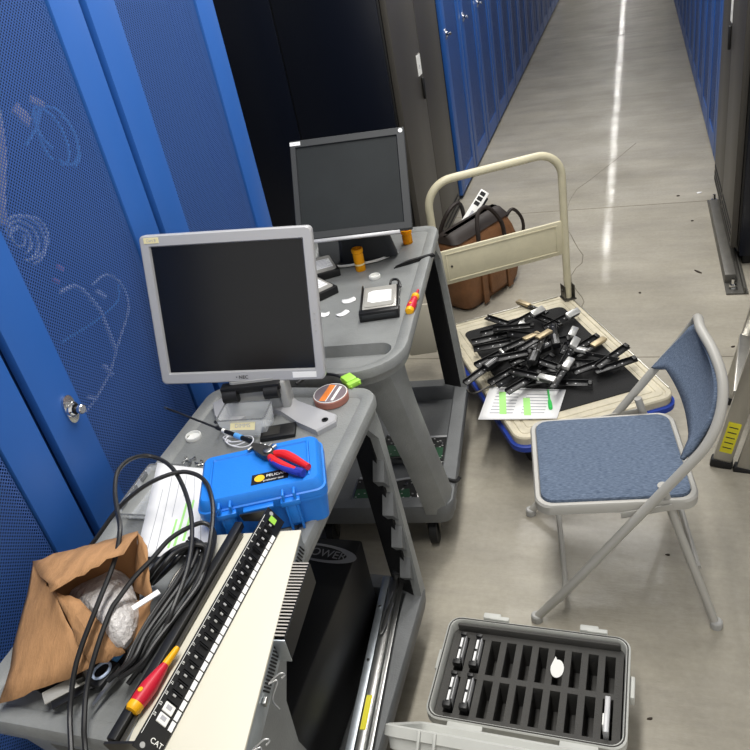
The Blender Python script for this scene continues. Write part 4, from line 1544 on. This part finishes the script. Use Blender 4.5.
def rail_proto(kind):
    t = thing('drive_rail', '', 'drive rail', (0, 0, 0), 0, 'drive rails heaped on the platform truck')
    L = .17
    m = MB()
    m.box((0, -.002, .004), (L, .026, .006), .001)
    m.box((0, .0095, .0085), (L, .0018, .015), .0005)
    rail = m.build('rail_bar', 'caddy_black', t)
    h_ = MB()
    for k in (0, 2, 3):
        h_.cyl((-.065 + k * .03, -.004, .0068), (-.065 + k * .03, -.004, .0078), .0028, n=8)
        h_.cyl((-.05 + k * .03, .0102, .009), (-.05 + k * .03, .0112, .009), .002, n=8)
    h_.build('rail_hole', 'silver_plastic', rail)
    if kind == 'plain':
        MB().box((L / 2 - .008, 0, .008), (.016, .022, .014), .002).build('end_block', 'black_plastic', t)
    elif kind == 'silver':
        MB().box((L / 2 - .012, -.004, .012), (.07, .030, .018), .005).build('latch_face', 'caddy_silver', t)
        MB().box((L / 2 - .012, -.02, .012), (.045, .004, .012), .001).build('latch_edge', 'black_plastic', t)
    elif kind == 'grille':
        g = MB().box((L / 2 - .02, -.004, .014), (.075, .034, .026), .004).build('latch_face', 'caddy_black', t)
        d = MB()
        for k in range(9):
            d.box((L / 2 - .05 + k * .0075, -.004, .0275), (.003, .01, .001))
        d.build('grille_slot', 'silver_plastic', g, smooth=0)
    elif kind == 'tan':
        MB().box((L / 2 - .03, -.002, .01), (.075, .026, .012), .002).build('latch_face', 'caddy_tan', t)
    return t


protos = {k: rail_proto(k) for k in ('plain', 'silver', 'grille', 'tan')}
used = {}
LBL = {'plain': 'plain black perforated drive rail in the tangled heap on the truck mat',
       'silver': 'black drive rail with a silver latch face in the heap on the truck',
       'grille': 'black drive rail with a dotted grille face in the heap on the truck',
       'tan': 'black drive rail with a tan metal end in the heap on the truck'}


def put_rail(kind, x0, y0, x1, y1, lvl, roll=0.0, pitch=0.0, label=None, stretch=None):
    z = DTOP + .001 + lvl * .0165
    a, b = at(x0, y0, z + .006), at(x1, y1, z + .006)
    c = (a + b) / 2
    if kind in used:
        o = copy_tree(protos[kind])
    else:
        o = protos[kind]
        used[kind] = 1
    o.location = (c.x, c.y, z)
    o.rotation_euler = (roll, pitch, yaw(a, b))
    o['label'] = label or LBL[kind]
    return o


put_rail('plain', 483, 316, 520, 328, 1, 0, 0, 'black perforated rail at the far left of the heap, end against the beige deck')
put_rail('plain', 531, 314, 562, 326, 2, 0, 0, 'black perforated rail at the far side of the heap below the truck handle')
put_rail('silver', 512, 324, 535, 312, 3, .5, 0)
put_rail('silver', 545, 327, 572, 313, 2, .5, 0, 'black rail with a silver face nearest the truck handle hinge')
put_rail('tan', 545, 312, 520, 303, 0, 0, 0, 'brown metal strip end lying on the beige far border of the deck')
put_rail('plain', 470, 342, 512, 333, 1, .4)
put_rail('plain', 468, 349, 520, 341, 2, .3, -.03)
put_rail('plain', 497, 329, 530, 326, 3, 0)
put_rail('plain', 512, 333, 545, 336, 4, .6)
put_rail('plain', 478, 370, 520, 346, 1, .2)
put_rail('plain', 470, 378, 500, 356, 3, .4)
put_rail('tan', 500, 351, 540, 333, 4, 0)
put_rail('silver', 478, 364, 506, 350, 3, .2)
put_rail('grille', 470, 379, 488, 366, 4, .2, 0, 'black grille-faced rail at the left corner of the heap')
put_rail('tan', 515, 352, 552, 330, 5, 0)
put_rail('grille', 543, 340, 534, 362, 5, .1, 0, 'tall black rail face with a dotted grille in the middle of the heap')
put_rail('grille', 553, 322, 558, 348, 3, .1)
put_rail('silver', 560, 355, 573, 330, 2, .3)
put_rail('silver', 562, 362, 572, 344, 4, .5)
put_rail('plain', 566, 355, 600, 334, 1, .3)
put_rail('plain', 480, 388, 530, 360, 1, .2)
put_rail('plain', 497, 384, 528, 366, 2, .6)
put_rail('plain', 506, 392, 540, 372, 3, .2, 0, 'black perforated rail overlapping the top edge of the paper')
put_rail('plain', 520, 378, 556, 352, 3, .4)
put_rail('silver', 517, 372, 543, 378, 4, .1)
put_rail('plain', 528, 382, 562, 376, 2, .3)
put_rail('plain', 540, 370, 575, 366, 2, .4)
put_rail('silver', 552, 386, 567, 364, 4, .2, 0, 'black rail with an upright silver latch face near the paper corner')
put_rail('plain', 556, 382, 582, 383, 1, .2, 0, 'black rail lying on the mat just right of the paper')
put_rail('plain', 574, 372, 612, 358, 2, .2)
put_rail('silver', 612, 358, 581, 352, 3, .2, 0, 'black rail with a long white face at the right of the heap')
put_rail('tan', 575, 357, 602, 340, 1, .1, 0, 'tan-ended rail pointing to the right edge of the deck')
put_rail('plain', 596, 366, 628, 346, 3, .2, -.06, 'black rail sticking out over the right edge of the deck')
put_rail('plain', 600, 370, 631, 360, 2, .1, 0, 'black rail lying lowest at the right edge of the deck')
put_rail('plain', 572, 362, 606, 364, 1, .3)
put_rail('silver', 488, 332, 512, 326, 2, .3)
put_rail('plain', 490, 360, 530, 352, 5, .2)
put_rail('plain', 530, 345, 568, 338, 3, .5)
put_rail('grille', 515, 362, 540, 350, 3, .2)
put_rail('plain', 525, 356, 560, 368, 4, .2)
for k in protos:
    if k not in used:
        bpy.data.objects.remove(protos[k])
o = MB().tube([at(498, 382, .215), at(478, 392, .21), at(470, 393, .208), at(467, 390, .208)], .004, n=8).build('bent_rod', 'dark_steel')
tag(o, 'bent metal rod hanging over the left edge of the truck deck', 'rod')

paper_sheet('document', 'white printed sheet with green highlighted blocks on the truck deck',
            [(490, 387), (566, 390), (557, 419), (478, 420)], DTOP + .0015,
            [(.19, .15, .3, .84, .09), (.53, .32, .62, .88, .09)],
            [(.1, .06, .92, .05, .03)] + [(.12 + .4 * c_, .2 + .1 * k, .42 + .4 * c_, .2 + .1 * k, .03) for c_ in (0, 1) for k in range(7)], curl=.004)
t = thing('marker_pen', 'bright green pen lying on the printed sheet on the truck', 'pen', at(548, 390, DTOP + .008), yaw(at(547, 390, DTOP), at(550, 411, DTOP)))
MB().lathe([(.0025, 0), (.0035, .002), (.004, .06), (.0072, .075), (.0078, .085), (.0078, .115), (.006, .12)], n=14).xf(RY(PI / 2)).build('barrel', 'green_pen', t)

# ------------------------------------------------------------------ brown bag behind the truck
bp_ = Vector((-.79, 3.62, 0))
t = thing('tool_bag', 'brown canvas and leather tool bag on the floor behind the truck handle', 'bag', bp_, math.radians(62))
prof = [(.0, .42, .21, .05), (.02, .46, .24, .06), (.14, .50, .27, .07), (.27, .49, .25, .06), (.36, .45, .17, .05), (.40, .42, .09, .04)]
MB().loft([[(x + .006 * math.sin(9 * y + i), y * (1 + .04 * math.sin(14 * x + i)), z) for x, y in rrect(w_, d_2, r_2, 5)] for i, (z, w_, d_2, r_2) in enumerate(prof)]).build('bag_body', 'leather', t, smooth=60, sub=1)
m = MB()
m.loft([[(x, y, z) for x, y in rrect(w_, d_, .04, 5)] for z, w_, d_ in ((.372, .455, .165), (.39, .44, .13), (.405, .43, .10), (.415, .40, .05))])
m.build('zip_top', 'leather_dark', t)
for sy in (-1, 1):
    MB().tube([(-.11, sy * .125, .26), (-.1, sy * .12, .38), (-.05, sy * .09, .47), (.03, sy * .09, .475), (.09, sy * .12, .38), (.1, sy * .13, .26)], .011, n=8).build('carry_handle', 'leather_dark', t)
    for sx in (-1, 1):
        MB().box((sx * .105, sy * .134, .15), (.04, .008, .27), .003).build('strap', 'leather', t)
    MB().box((0, sy * .134, .13), (.13, .02, .16), .008).build('pocket', 'leather', t)
    for sx in (-1, 1):
        MB().tube([(sx * .105 + .018 * math.cos(k * PI / 6), sy * .141, .25 + .018 * math.sin(k * PI / 6)) for k in range(12)], .003, n=6, sub=1, closed=True).build('buckle', 'dark_steel', t)
MB().tube([(.2, -.05, .33), (.27, -.06, .37), (.32, -.08, .30), (.34, -.06, .2), (.3, .0, .12)], .009, n=8).build('shoulder_strap', 'leather_dark', t)
# white power strip box poking out of the bag
pa, pb = at(466, 222, .37), at(486, 190, .47)
t = thing('network_box', 'white slim box with black ports sticking out of the brown bag', 'device', (pa + pb) / 2)
dv = (pb - pa)
X = dv.normalized()
Nn = (Vector((0, 0, CAMH)) - (pa + pb) / 2).normalized()
Nn = (Nn - X * Nn.dot(X)).normalized()
Yv = Nn.cross(X)
Mb = Matrix((X, Yv, Nn)).transposed().to_4x4()
Ln = dv.length * 1.04
MB().box((-.01, -.0, -.05), (Ln, .05, .1), .004).xf(Mb).build('shell', 'white_plastic', t)
sl = MB()
for k in range(3):
    m = MB().box((Ln / 2 - .035 - .033 * k, .004, .0005), (.024, .028, .002)).xf(Mb).build('port', 'black_plastic', t, smooth=0)
MB().box((-.06, 0, .0005), (.05, .012, .0012)).xf(Mb).build('printed_label', 'ink', t, smooth=0)
MB().box((-.01, -.03, -.05), (Ln * .8, .012, .08), .003).xf(Mb).build('black_side', 'black_plastic', t)

# ------------------------------------------------------------------ folding chair
F1, F2 = Vector((-.272, 1.495, 0)), Vector((-.337, 1.938, 0))
cr = math.atan2(.145, .989)
chair = t = thing('folding_chair', 'grey metal folding chair with blue fabric seat and back', 'chair', F1, cr)
CW = .448
TRD = .0125
near = [(0, 0, .012), (.10, 0, .14), (.1845, 0, .257), (.312, 0, .436), (.395, .0, .552), (.442, .006, .618), (.473, .030, .684), (.486, .075, .748), (.478, .14, .793)]
mid = [(.466, CW / 2, .81)]
far = [(x, CW - y, z) for x, y, z in near[::-1]]
MB().tube(near + mid + far, TRD, n=14, sub=4).build('front_frame', 'chair_paint', t)
for yy, s in ((.03, 1), (CW - .03, -1)):
    MB().tube([(.484, yy - s * .06, .012), (.426, yy - s * .028, .2), (.366, yy, .40), (.345, yy, .475)], TRD * .9, n=12, sub=2).build('rear_leg', 'chair_paint', t)
    MB().box((.305, yy - s * .02, .405), (.13, .004, .02), .001, rot=RY(-.18).to_3x3()).build('hinge_strap', 'chair_paint', t)
for (x, y) in ((0, 0), (0, CW), (.486, -.03), (.486, CW + .03)):
    MB().lathe([(.016, 0), (.017, .004), (.016, .022), (.0125, .026)], (x, y, 0), n=16).build('foot_cap', 'grey_plastic', t)
MB().tube([(.048, 0, .07), (.078, .018, .078), (.088, .06, .085), (.09, .15, .088), (.09, .3, .088), (.088, CW - .06, .085), (.078, CW - .018, .078), (.048, CW, .07)], .0085, n=10, sub=4).build('front_crossbar', 'chair_paint', t)
MB().tube([(.445, .03, .17), (.445, CW - .03, .17)], .0085, n=10, sub=1).build('rear_crossbar', 'chair_paint', t)
SZ = .432
scx, scy = .232, .207
sp = MB()
SWd, SDp = .416, .388


def sl_(ins, z):
    return [(x, y, z) for x, y in rrect(SWd - 2 * ins, SDp - 2 * ins, .045 - ins * .5, 6, scx, scy)]


sp.loft([sl_(.004, SZ - .034), sl_(0, SZ - .03), sl_(0, SZ - .006), sl_(.004, SZ), sl_(.014, SZ), sl_(.016, SZ - .004)])
seat = sp.build('seat_pan', 'chair_paint', t)
MB().loft([sl_(.0165, SZ - .004), sl_(.018, SZ + .006), sl_(.03, SZ + .0105), sl_(.06, SZ + .0125)]).build('seat_cushion', 'fabric_blue', seat, smooth=60)
# curved backrest
AR = [(0, .552, .395), (.006, .618, .442), (.030, .684, .473), (.075, .748, .486), (.14, .793, .478), (CW / 2, .81, .466)]


def interp(tab, q, i, j):
    for p_, n_ in zip(tab[:-1], tab[1:]):
        if q <= n_[i]:
            f_ = max(0, (q - p_[i]) / (n_[i] - p_[i]))
            return p_[j] + (n_[j] - p_[j]) * f_
    return tab[-1][j]


rows_f = []
nb = 20
for j in range(nb + 1):
    v = j / nb
    y = .004 + (CW - .008) * v
    ym = min(y, CW - y)
    ztop = interp(AR, ym, 0, 1) - .004
    k_ = min(1, ym / .06)
    zbot = min(ztop - .002, .556 + .03 * k_ * k_ * (3 - 2 * k_))
    r = []
    for i in range(9):
        z = zbot + (ztop - zbot) * i / 8
        r.append((interp(AR, z, 1, 2) + .022 * math.sin(PI * v) * (1 - .8 * i / 8), y, z))
    rows_f.append(r)
bo = MB().sheet(rows_f).build('backrest', 'chair_paint', t, smooth=60, solid=.008)
rows_p = [[(x - .010, CW / 2 + (y - CW / 2) * .95, .69 + (z - .69) * .92) for x, y, z in r] for r in rows_f]
MB().sheet(rows_p).build('back_cushion', 'fabric_blue', bo, smooth=60, solid=.012)

# ------------------------------------------------------------------ grey case with foam
CC = Vector((-.2445, 1.163, 0))
t = thing('equipment_case', 'open grey hard case with black slotted foam on the floor', 'case', CC, math.radians(-1.5))
cw, cd, chh = .464, .304, .2


def cl_(ins, z):
    return [(x, y, z) for x, y in rrect(cw - 2 * ins, cd - 2 * ins, max(.008, .035 - ins * .6), 6)]


MB().loft([cl_(.03, .0), cl_(.018, .006), cl_(.012, .14), cl_(.012, chh - .03), cl_(0, chh - .028), cl_(0, chh - .003), cl_(.003, chh), cl_(.009, chh), cl_(.011, chh - .006), cl_(.013, chh - .045)], True, False).build('case_body', 'case_grey', t)
FZ = chh - .03
MB().tube([(x, y, chh) for x, y in rrect(cw - .012, cd - .012, .03, 5)], .002, n=6, sub=1, closed=True).build('gasket', 'foam', t)
# foam: a grid of walls around 2 x 10 pockets
fx0, fx1, fy0, fy1 = -cw / 2 + .016, cw / 2 - .016, -cd / 2 + .016, cd / 2 - .016
slots = []
pw, pd = .0245, .104
colx = [fx0 + .031 + k * ((fx1 - fx0 - .062) / 9) for k in range(10)]
rowy = [-.062, .062 - .004]
fm = MB()
xs = [fx0] + [v for c_ in colx for v in (c_ - pw / 2, c_ + pw / 2)] + [fx1]
ys = [fy0, rowy[0] - pd / 2, rowy[0] + pd / 2, rowy[1] - pd / 2, rowy[1] + pd / 2, fy1]
V = {}


def gv(i, j):
    if (i, j) not in V:
        V[(i, j)] = fm.bm.verts.new((xs[i], ys[j], FZ))
    return V[(i, j)]


depth = .085
for i in range(len(xs) - 1):
    for j in range(len(ys) - 1):
        if i % 2 == 1 and j % 2 == 1:
            A = [gv(i, j), gv(i + 1, j), gv(i + 1, j + 1), gv(i, j + 1)]
            B = [fm.bm.verts.new(v.co - Vector((0, 0, depth))) for v in A]
            for k in range(4):
                fm.bm.faces.new((A[k], A[(k + 1) % 4], B[(k + 1) % 4], B[k]))
            fm.bm.faces.new(B)
        else:
            fm.bm.faces.new((gv(i, j), gv(i + 1, j), gv(i + 1, j + 1), gv(i, j + 1)))
fo = fm.build('foam_insert', 'foam', t, smooth=0)
# far and side walls of the foam lining
MB().box((0, fy1 - .004, FZ + .012), (cw - .05, .008, .024), .002).build('foam_lining', 'foam', fo)
# latches and hinges
for xx in (-.12, .13):
    m = MB()
    m.box((xx, cd / 2 + .012, chh - .012), (.046, .018, .03), .003)
    m.box((xx + .02, cd / 2 + .008, chh - .004), (.05, .012, .012), .002)
    m.build('latch', 'case_grey', t)
for sx in (-1, 1):
    MB().box((sx * (cw / 2 + .006), .03, chh - .04), (.012, .06, .03), .003).build('side_loop', 'case_grey', t)
for xx in (-.13, .13):
    MB().box((xx, -cd / 2 - .01, chh - .01), (.085, .022, .018), .003).build('hinge', 'case_grey', t)
# lid standing open towards the camera
lm = MB()
LD = cd


def ll(ins, z):
    return [(x, y + LD / 2 + .012, z) for x, y in rrect(cw - 2 * ins, LD - 2 * ins, max(.008, .035 - ins * .6), 6)]


# local lid: hinge axis at y=0, opening up (+z) when lying flat; shell extends to -z
lm.loft([ll(.012, -.004), ll(.006, 0), ll(0, -.003), ll(0, -.022), ll(.008, -.024), ll(.014, -.045), ll(.03, -.052)], False, True)
lm.loft([ll(.012, -.004), ll(.016, -.04), ll(.03, -.046)], False, True)
ang = math.radians(180 - 124)
LM = T(0, -cd / 2 - .012, chh) @ Matrix(((1, 0, 0, 0), (0, -math.cos(ang), math.sin(ang), 0), (0, math.sin(ang), math.cos(ang), 0), (0, 0, 0, 1)))
bmesh.ops.remove_doubles(lm.bm, verts=lm.bm.verts[:], dist=.0001)
lm.xf(LM)
ld = lm.build('lid', 'case_grey', t)
m = MB()
for xx in (-.15, -.118, .13, .162):
    m.box((xx, LD + .016, -.022), (.006, .008, .04), .002)
m.xf(LM).build('lid_rib', 'case_grey', ld)


# drives standing in the foam pockets
def slot_drive(ci, ri, label, silver=False, lift=.05):
    p = Matrix.Rotation(math.radians(-1.5), 4, 'Z') @ Vector((colx[ci], rowy[ri], 0)) + CC
    t2 = thing('hard_drive', label, 'hard drive', (p.x, p.y, FZ - depth), math.radians(-1.5), 'drives in the grey case')
    hh_ = depth + .022
    MB().box((0, .0, hh_ / 2), (.012, .092, hh_), .001).build('drive_body', 'caddy_black' if not silver else 'silver_plastic', t2)
    if silver:
        MB().box((-.0075, -.015, hh_ - .02), (.004, .03, .04), .001).build('white_tab', 'white_plastic', t2)
    else:
        MB().box((.007, .008, hh_ / 2 + .002), (.002, .07, hh_ - .004), .0005).build('metal_side', 'silver_plastic', t2)
        for k in (-1, 1):
            MB().box((-.001, .0 + k * .018, hh_ + .0006), (.0055, .028, .0012), .0003).build('edge_label', 'paper', t2, smooth=0)
        MB().box((.0, -.046, hh_ + .002), (.02, .012, .014), .001).build('front_tab', 'black_plastic', t2)
        MB().box((.0, .044, hh_ + .001), (.016, .008, .008), .001).build('rear_tab', 'black_plastic', t2)
    return t2


slot_drive(0, 1, 'drive with white edge labels in the far left corner pocket of the foam')
slot_drive(1, 1, 'drive with white edge labels in the far row, second pocket from the left')
slot_drive(0, 0, 'drive with white edge labels in the near left corner pocket of the foam')
slot_drive(1, 0, 'drive with white edge labels in the near row, second pocket from the left')
slot_drive(9, 0, 'bright silver drive in the rightmost near pocket of the foam', True)
sp_ = Matrix.Rotation(math.radians(-1.5), 4, 'Z') @ Vector((colx[6], rowy[1] - .035, 0)) + CC
o = MB().loft([[(.016 * math.cos(k * PI / 8), .024 * math.sin(k * PI / 8) + (.012 if k == 6 else 0), z) for k in range(16)] for z in (0, .003)]).build('plastic_tag', 'white_plastic')
o.location = at(557, 669, FZ + .006)
o.rotation_euler = (.15, .25, -.15)
tag(o, 'white oval plastic tag lying on the foam of the grey case', 'tag')

# ------------------------------------------------------------------ folded ladder at the right edge
la = at(714, 465, 0)
t = thing('ladder', 'folded aluminium ladder with a yellow label at the right edge', 'ladder', (la.x + .02, la.y - .0, 0), 0)
lean = math.radians(10.5)
RM = RZ(-.15) @ RY(lean)
rl = MB()
rl.box((.0, .0, .77), (.06, .026, 1.5), .003).xf(RM)
r1_ = rl.build('front_rail', 'aluminium', t)
rl = MB()
for yy in (-.012, .012):
    rl.box((.075, yy - .01, .77), (.055, .0035, 1.5), .001)
rl.box((.0995, -.01, .77), (.004, .026, 1.5), .001)
rl.xf(RM).build('rear_rail', 'aluminium', t)
for yy in (.38,):
    rl = MB()
    rl.box((.0, yy, .77), (.06, .026, 1.5), .003)
    rl.box((.075, yy, .77), (.05, .024, 1.5), .003)
    rl.xf(RM).build('far_rail', 'aluminium', t)
for k in range(4):
    MB().box((.0, .19, .3 + .3 * k), (.07, .37, .025), .003).xf(RM).build('step', 'aluminium', t)
for xx, yy in ((.0, 0), (.075, -.01), (0, .38), (.075, .38)):
    MB().box((xx, yy, .014), (.07, .034, .032), .004).xf(RM).build('rubber_foot', 'rubber', t)
lb = MB().box((.0, -.0136, .135), (.04, .001, .13)).xf(RM).build('warning_label', 'label_yellow', r1_, smooth=0)
m = MB()
for k in range(5):
    m.box((.0, -.0143, .092 + .022 * k), (.028, .0006, .004))
m.xf(RM).build('printed_lines', 'ink_dark', lb, smooth=0)
for zz in (.22, .33):
    MB().cyl((.07, -.024, zz), (.07, -.03, zz), .006, n=10).xf(RM).build('rivet', 'chrome', r1_)

# ------------------------------------------------------------------ small litter on the floor
for k, (px, s, a, m, lb) in enumerate((((698, 272), (.05, .012, .004), -.9, 'debris_dark', 'dark sliver of litter on the floor left of the steel beam'),
                                       ((692, 221), (.014, .012, .004), 0, 'debris_dark', 'dark crumb on the floor just before the farther joint'),
                                       ((699, 193), (.03, .02, .004), .4, 'paper', 'white paper crumb by the far end of the steel beam'),
                                       ((678, 196), (.02, .014, .004), 0, 'debris_dark', 'dark crumb beyond the farther joint near the beam'),
                                       ((640, 293), (.012, .012, .004), 0, 'debris_dark', 'dark crumb in the middle of the aisle floor'),
                                       ((668, 555), (.012, .006, .003), 0, 'debris_dark', 'tiny dark crumb on the floor under the chair'),
                                       ((650, 719), (.014, .006, .003), .3, 'debris_dark', 'dark speck on the floor right of the grey case'),
                                       ((733, 347), (.016, .008, .004), .5, 'debris_dark', 'dark chip on the floor above the ladder label'))):
    o = MB().loft([[(s[0] / 2 * math.cos(q * PI / 4) * (1 + .3 * math.sin(q * 2.3 + k)), s[1] / 2 * math.sin(q * PI / 4), z) for q in range(8)] for z in (0, s[2])]).build('litter', m, smooth=0)
    o.location = at(px[0], px[1], 0)
    o.rotation_euler = (0, 0, a)
    tag(o, lb, 'litter', 'litter on the floor')


# ------------------------------------------------------------------ light
def strip(x, y, z, lx, ly, e, col=(1, .98, .94)):  # rectangular area lamp, for the aisle strips and the added fills
    ld_ = bpy.data.lights.new('strip_or_fill_light', 'AREA')
    ld_.shape = 'RECTANGLE'
    ld_.size = lx
    ld_.size_y = ly
    ld_.energy = e
    ld_.color = col
    o = bpy.data.objects.new('strip_or_fill_light', ld_)
    COL.objects.link(o)
    o.location = (x, y, z)
    return o


for i in range(11):
    strip(-.40, 11.2 + 2.6 * i, 3.1, .07, 1.9, 9)
strip(-.38, .9, 3.1, .2, 1.8, 30)
strip(-.38, 5.2, 3.1, 1.2, 3.2, 60)  # added soft fill to brighten the mid-aisle floor, not a known fitting
strip(-.38, 2.5, 3.1, .2, .8, 20)  # added fill, placed where its floor reflection stays hidden
wd = bpy.data.worlds.new('world')
scn.world = wd
wd.use_nodes = True
bgn = wd.node_tree.nodes['Background']
bgn.inputs['Color'].default_value = (1, .98, .95, 1)
bgn.inputs['Strength'].default_value = .52
vs = scn.view_settings
vs.view_transform = 'Standard'
vs.look = 'None'
vs.gamma = 1
vs.use_curve_mapping = False
vs.exposure = 0.75
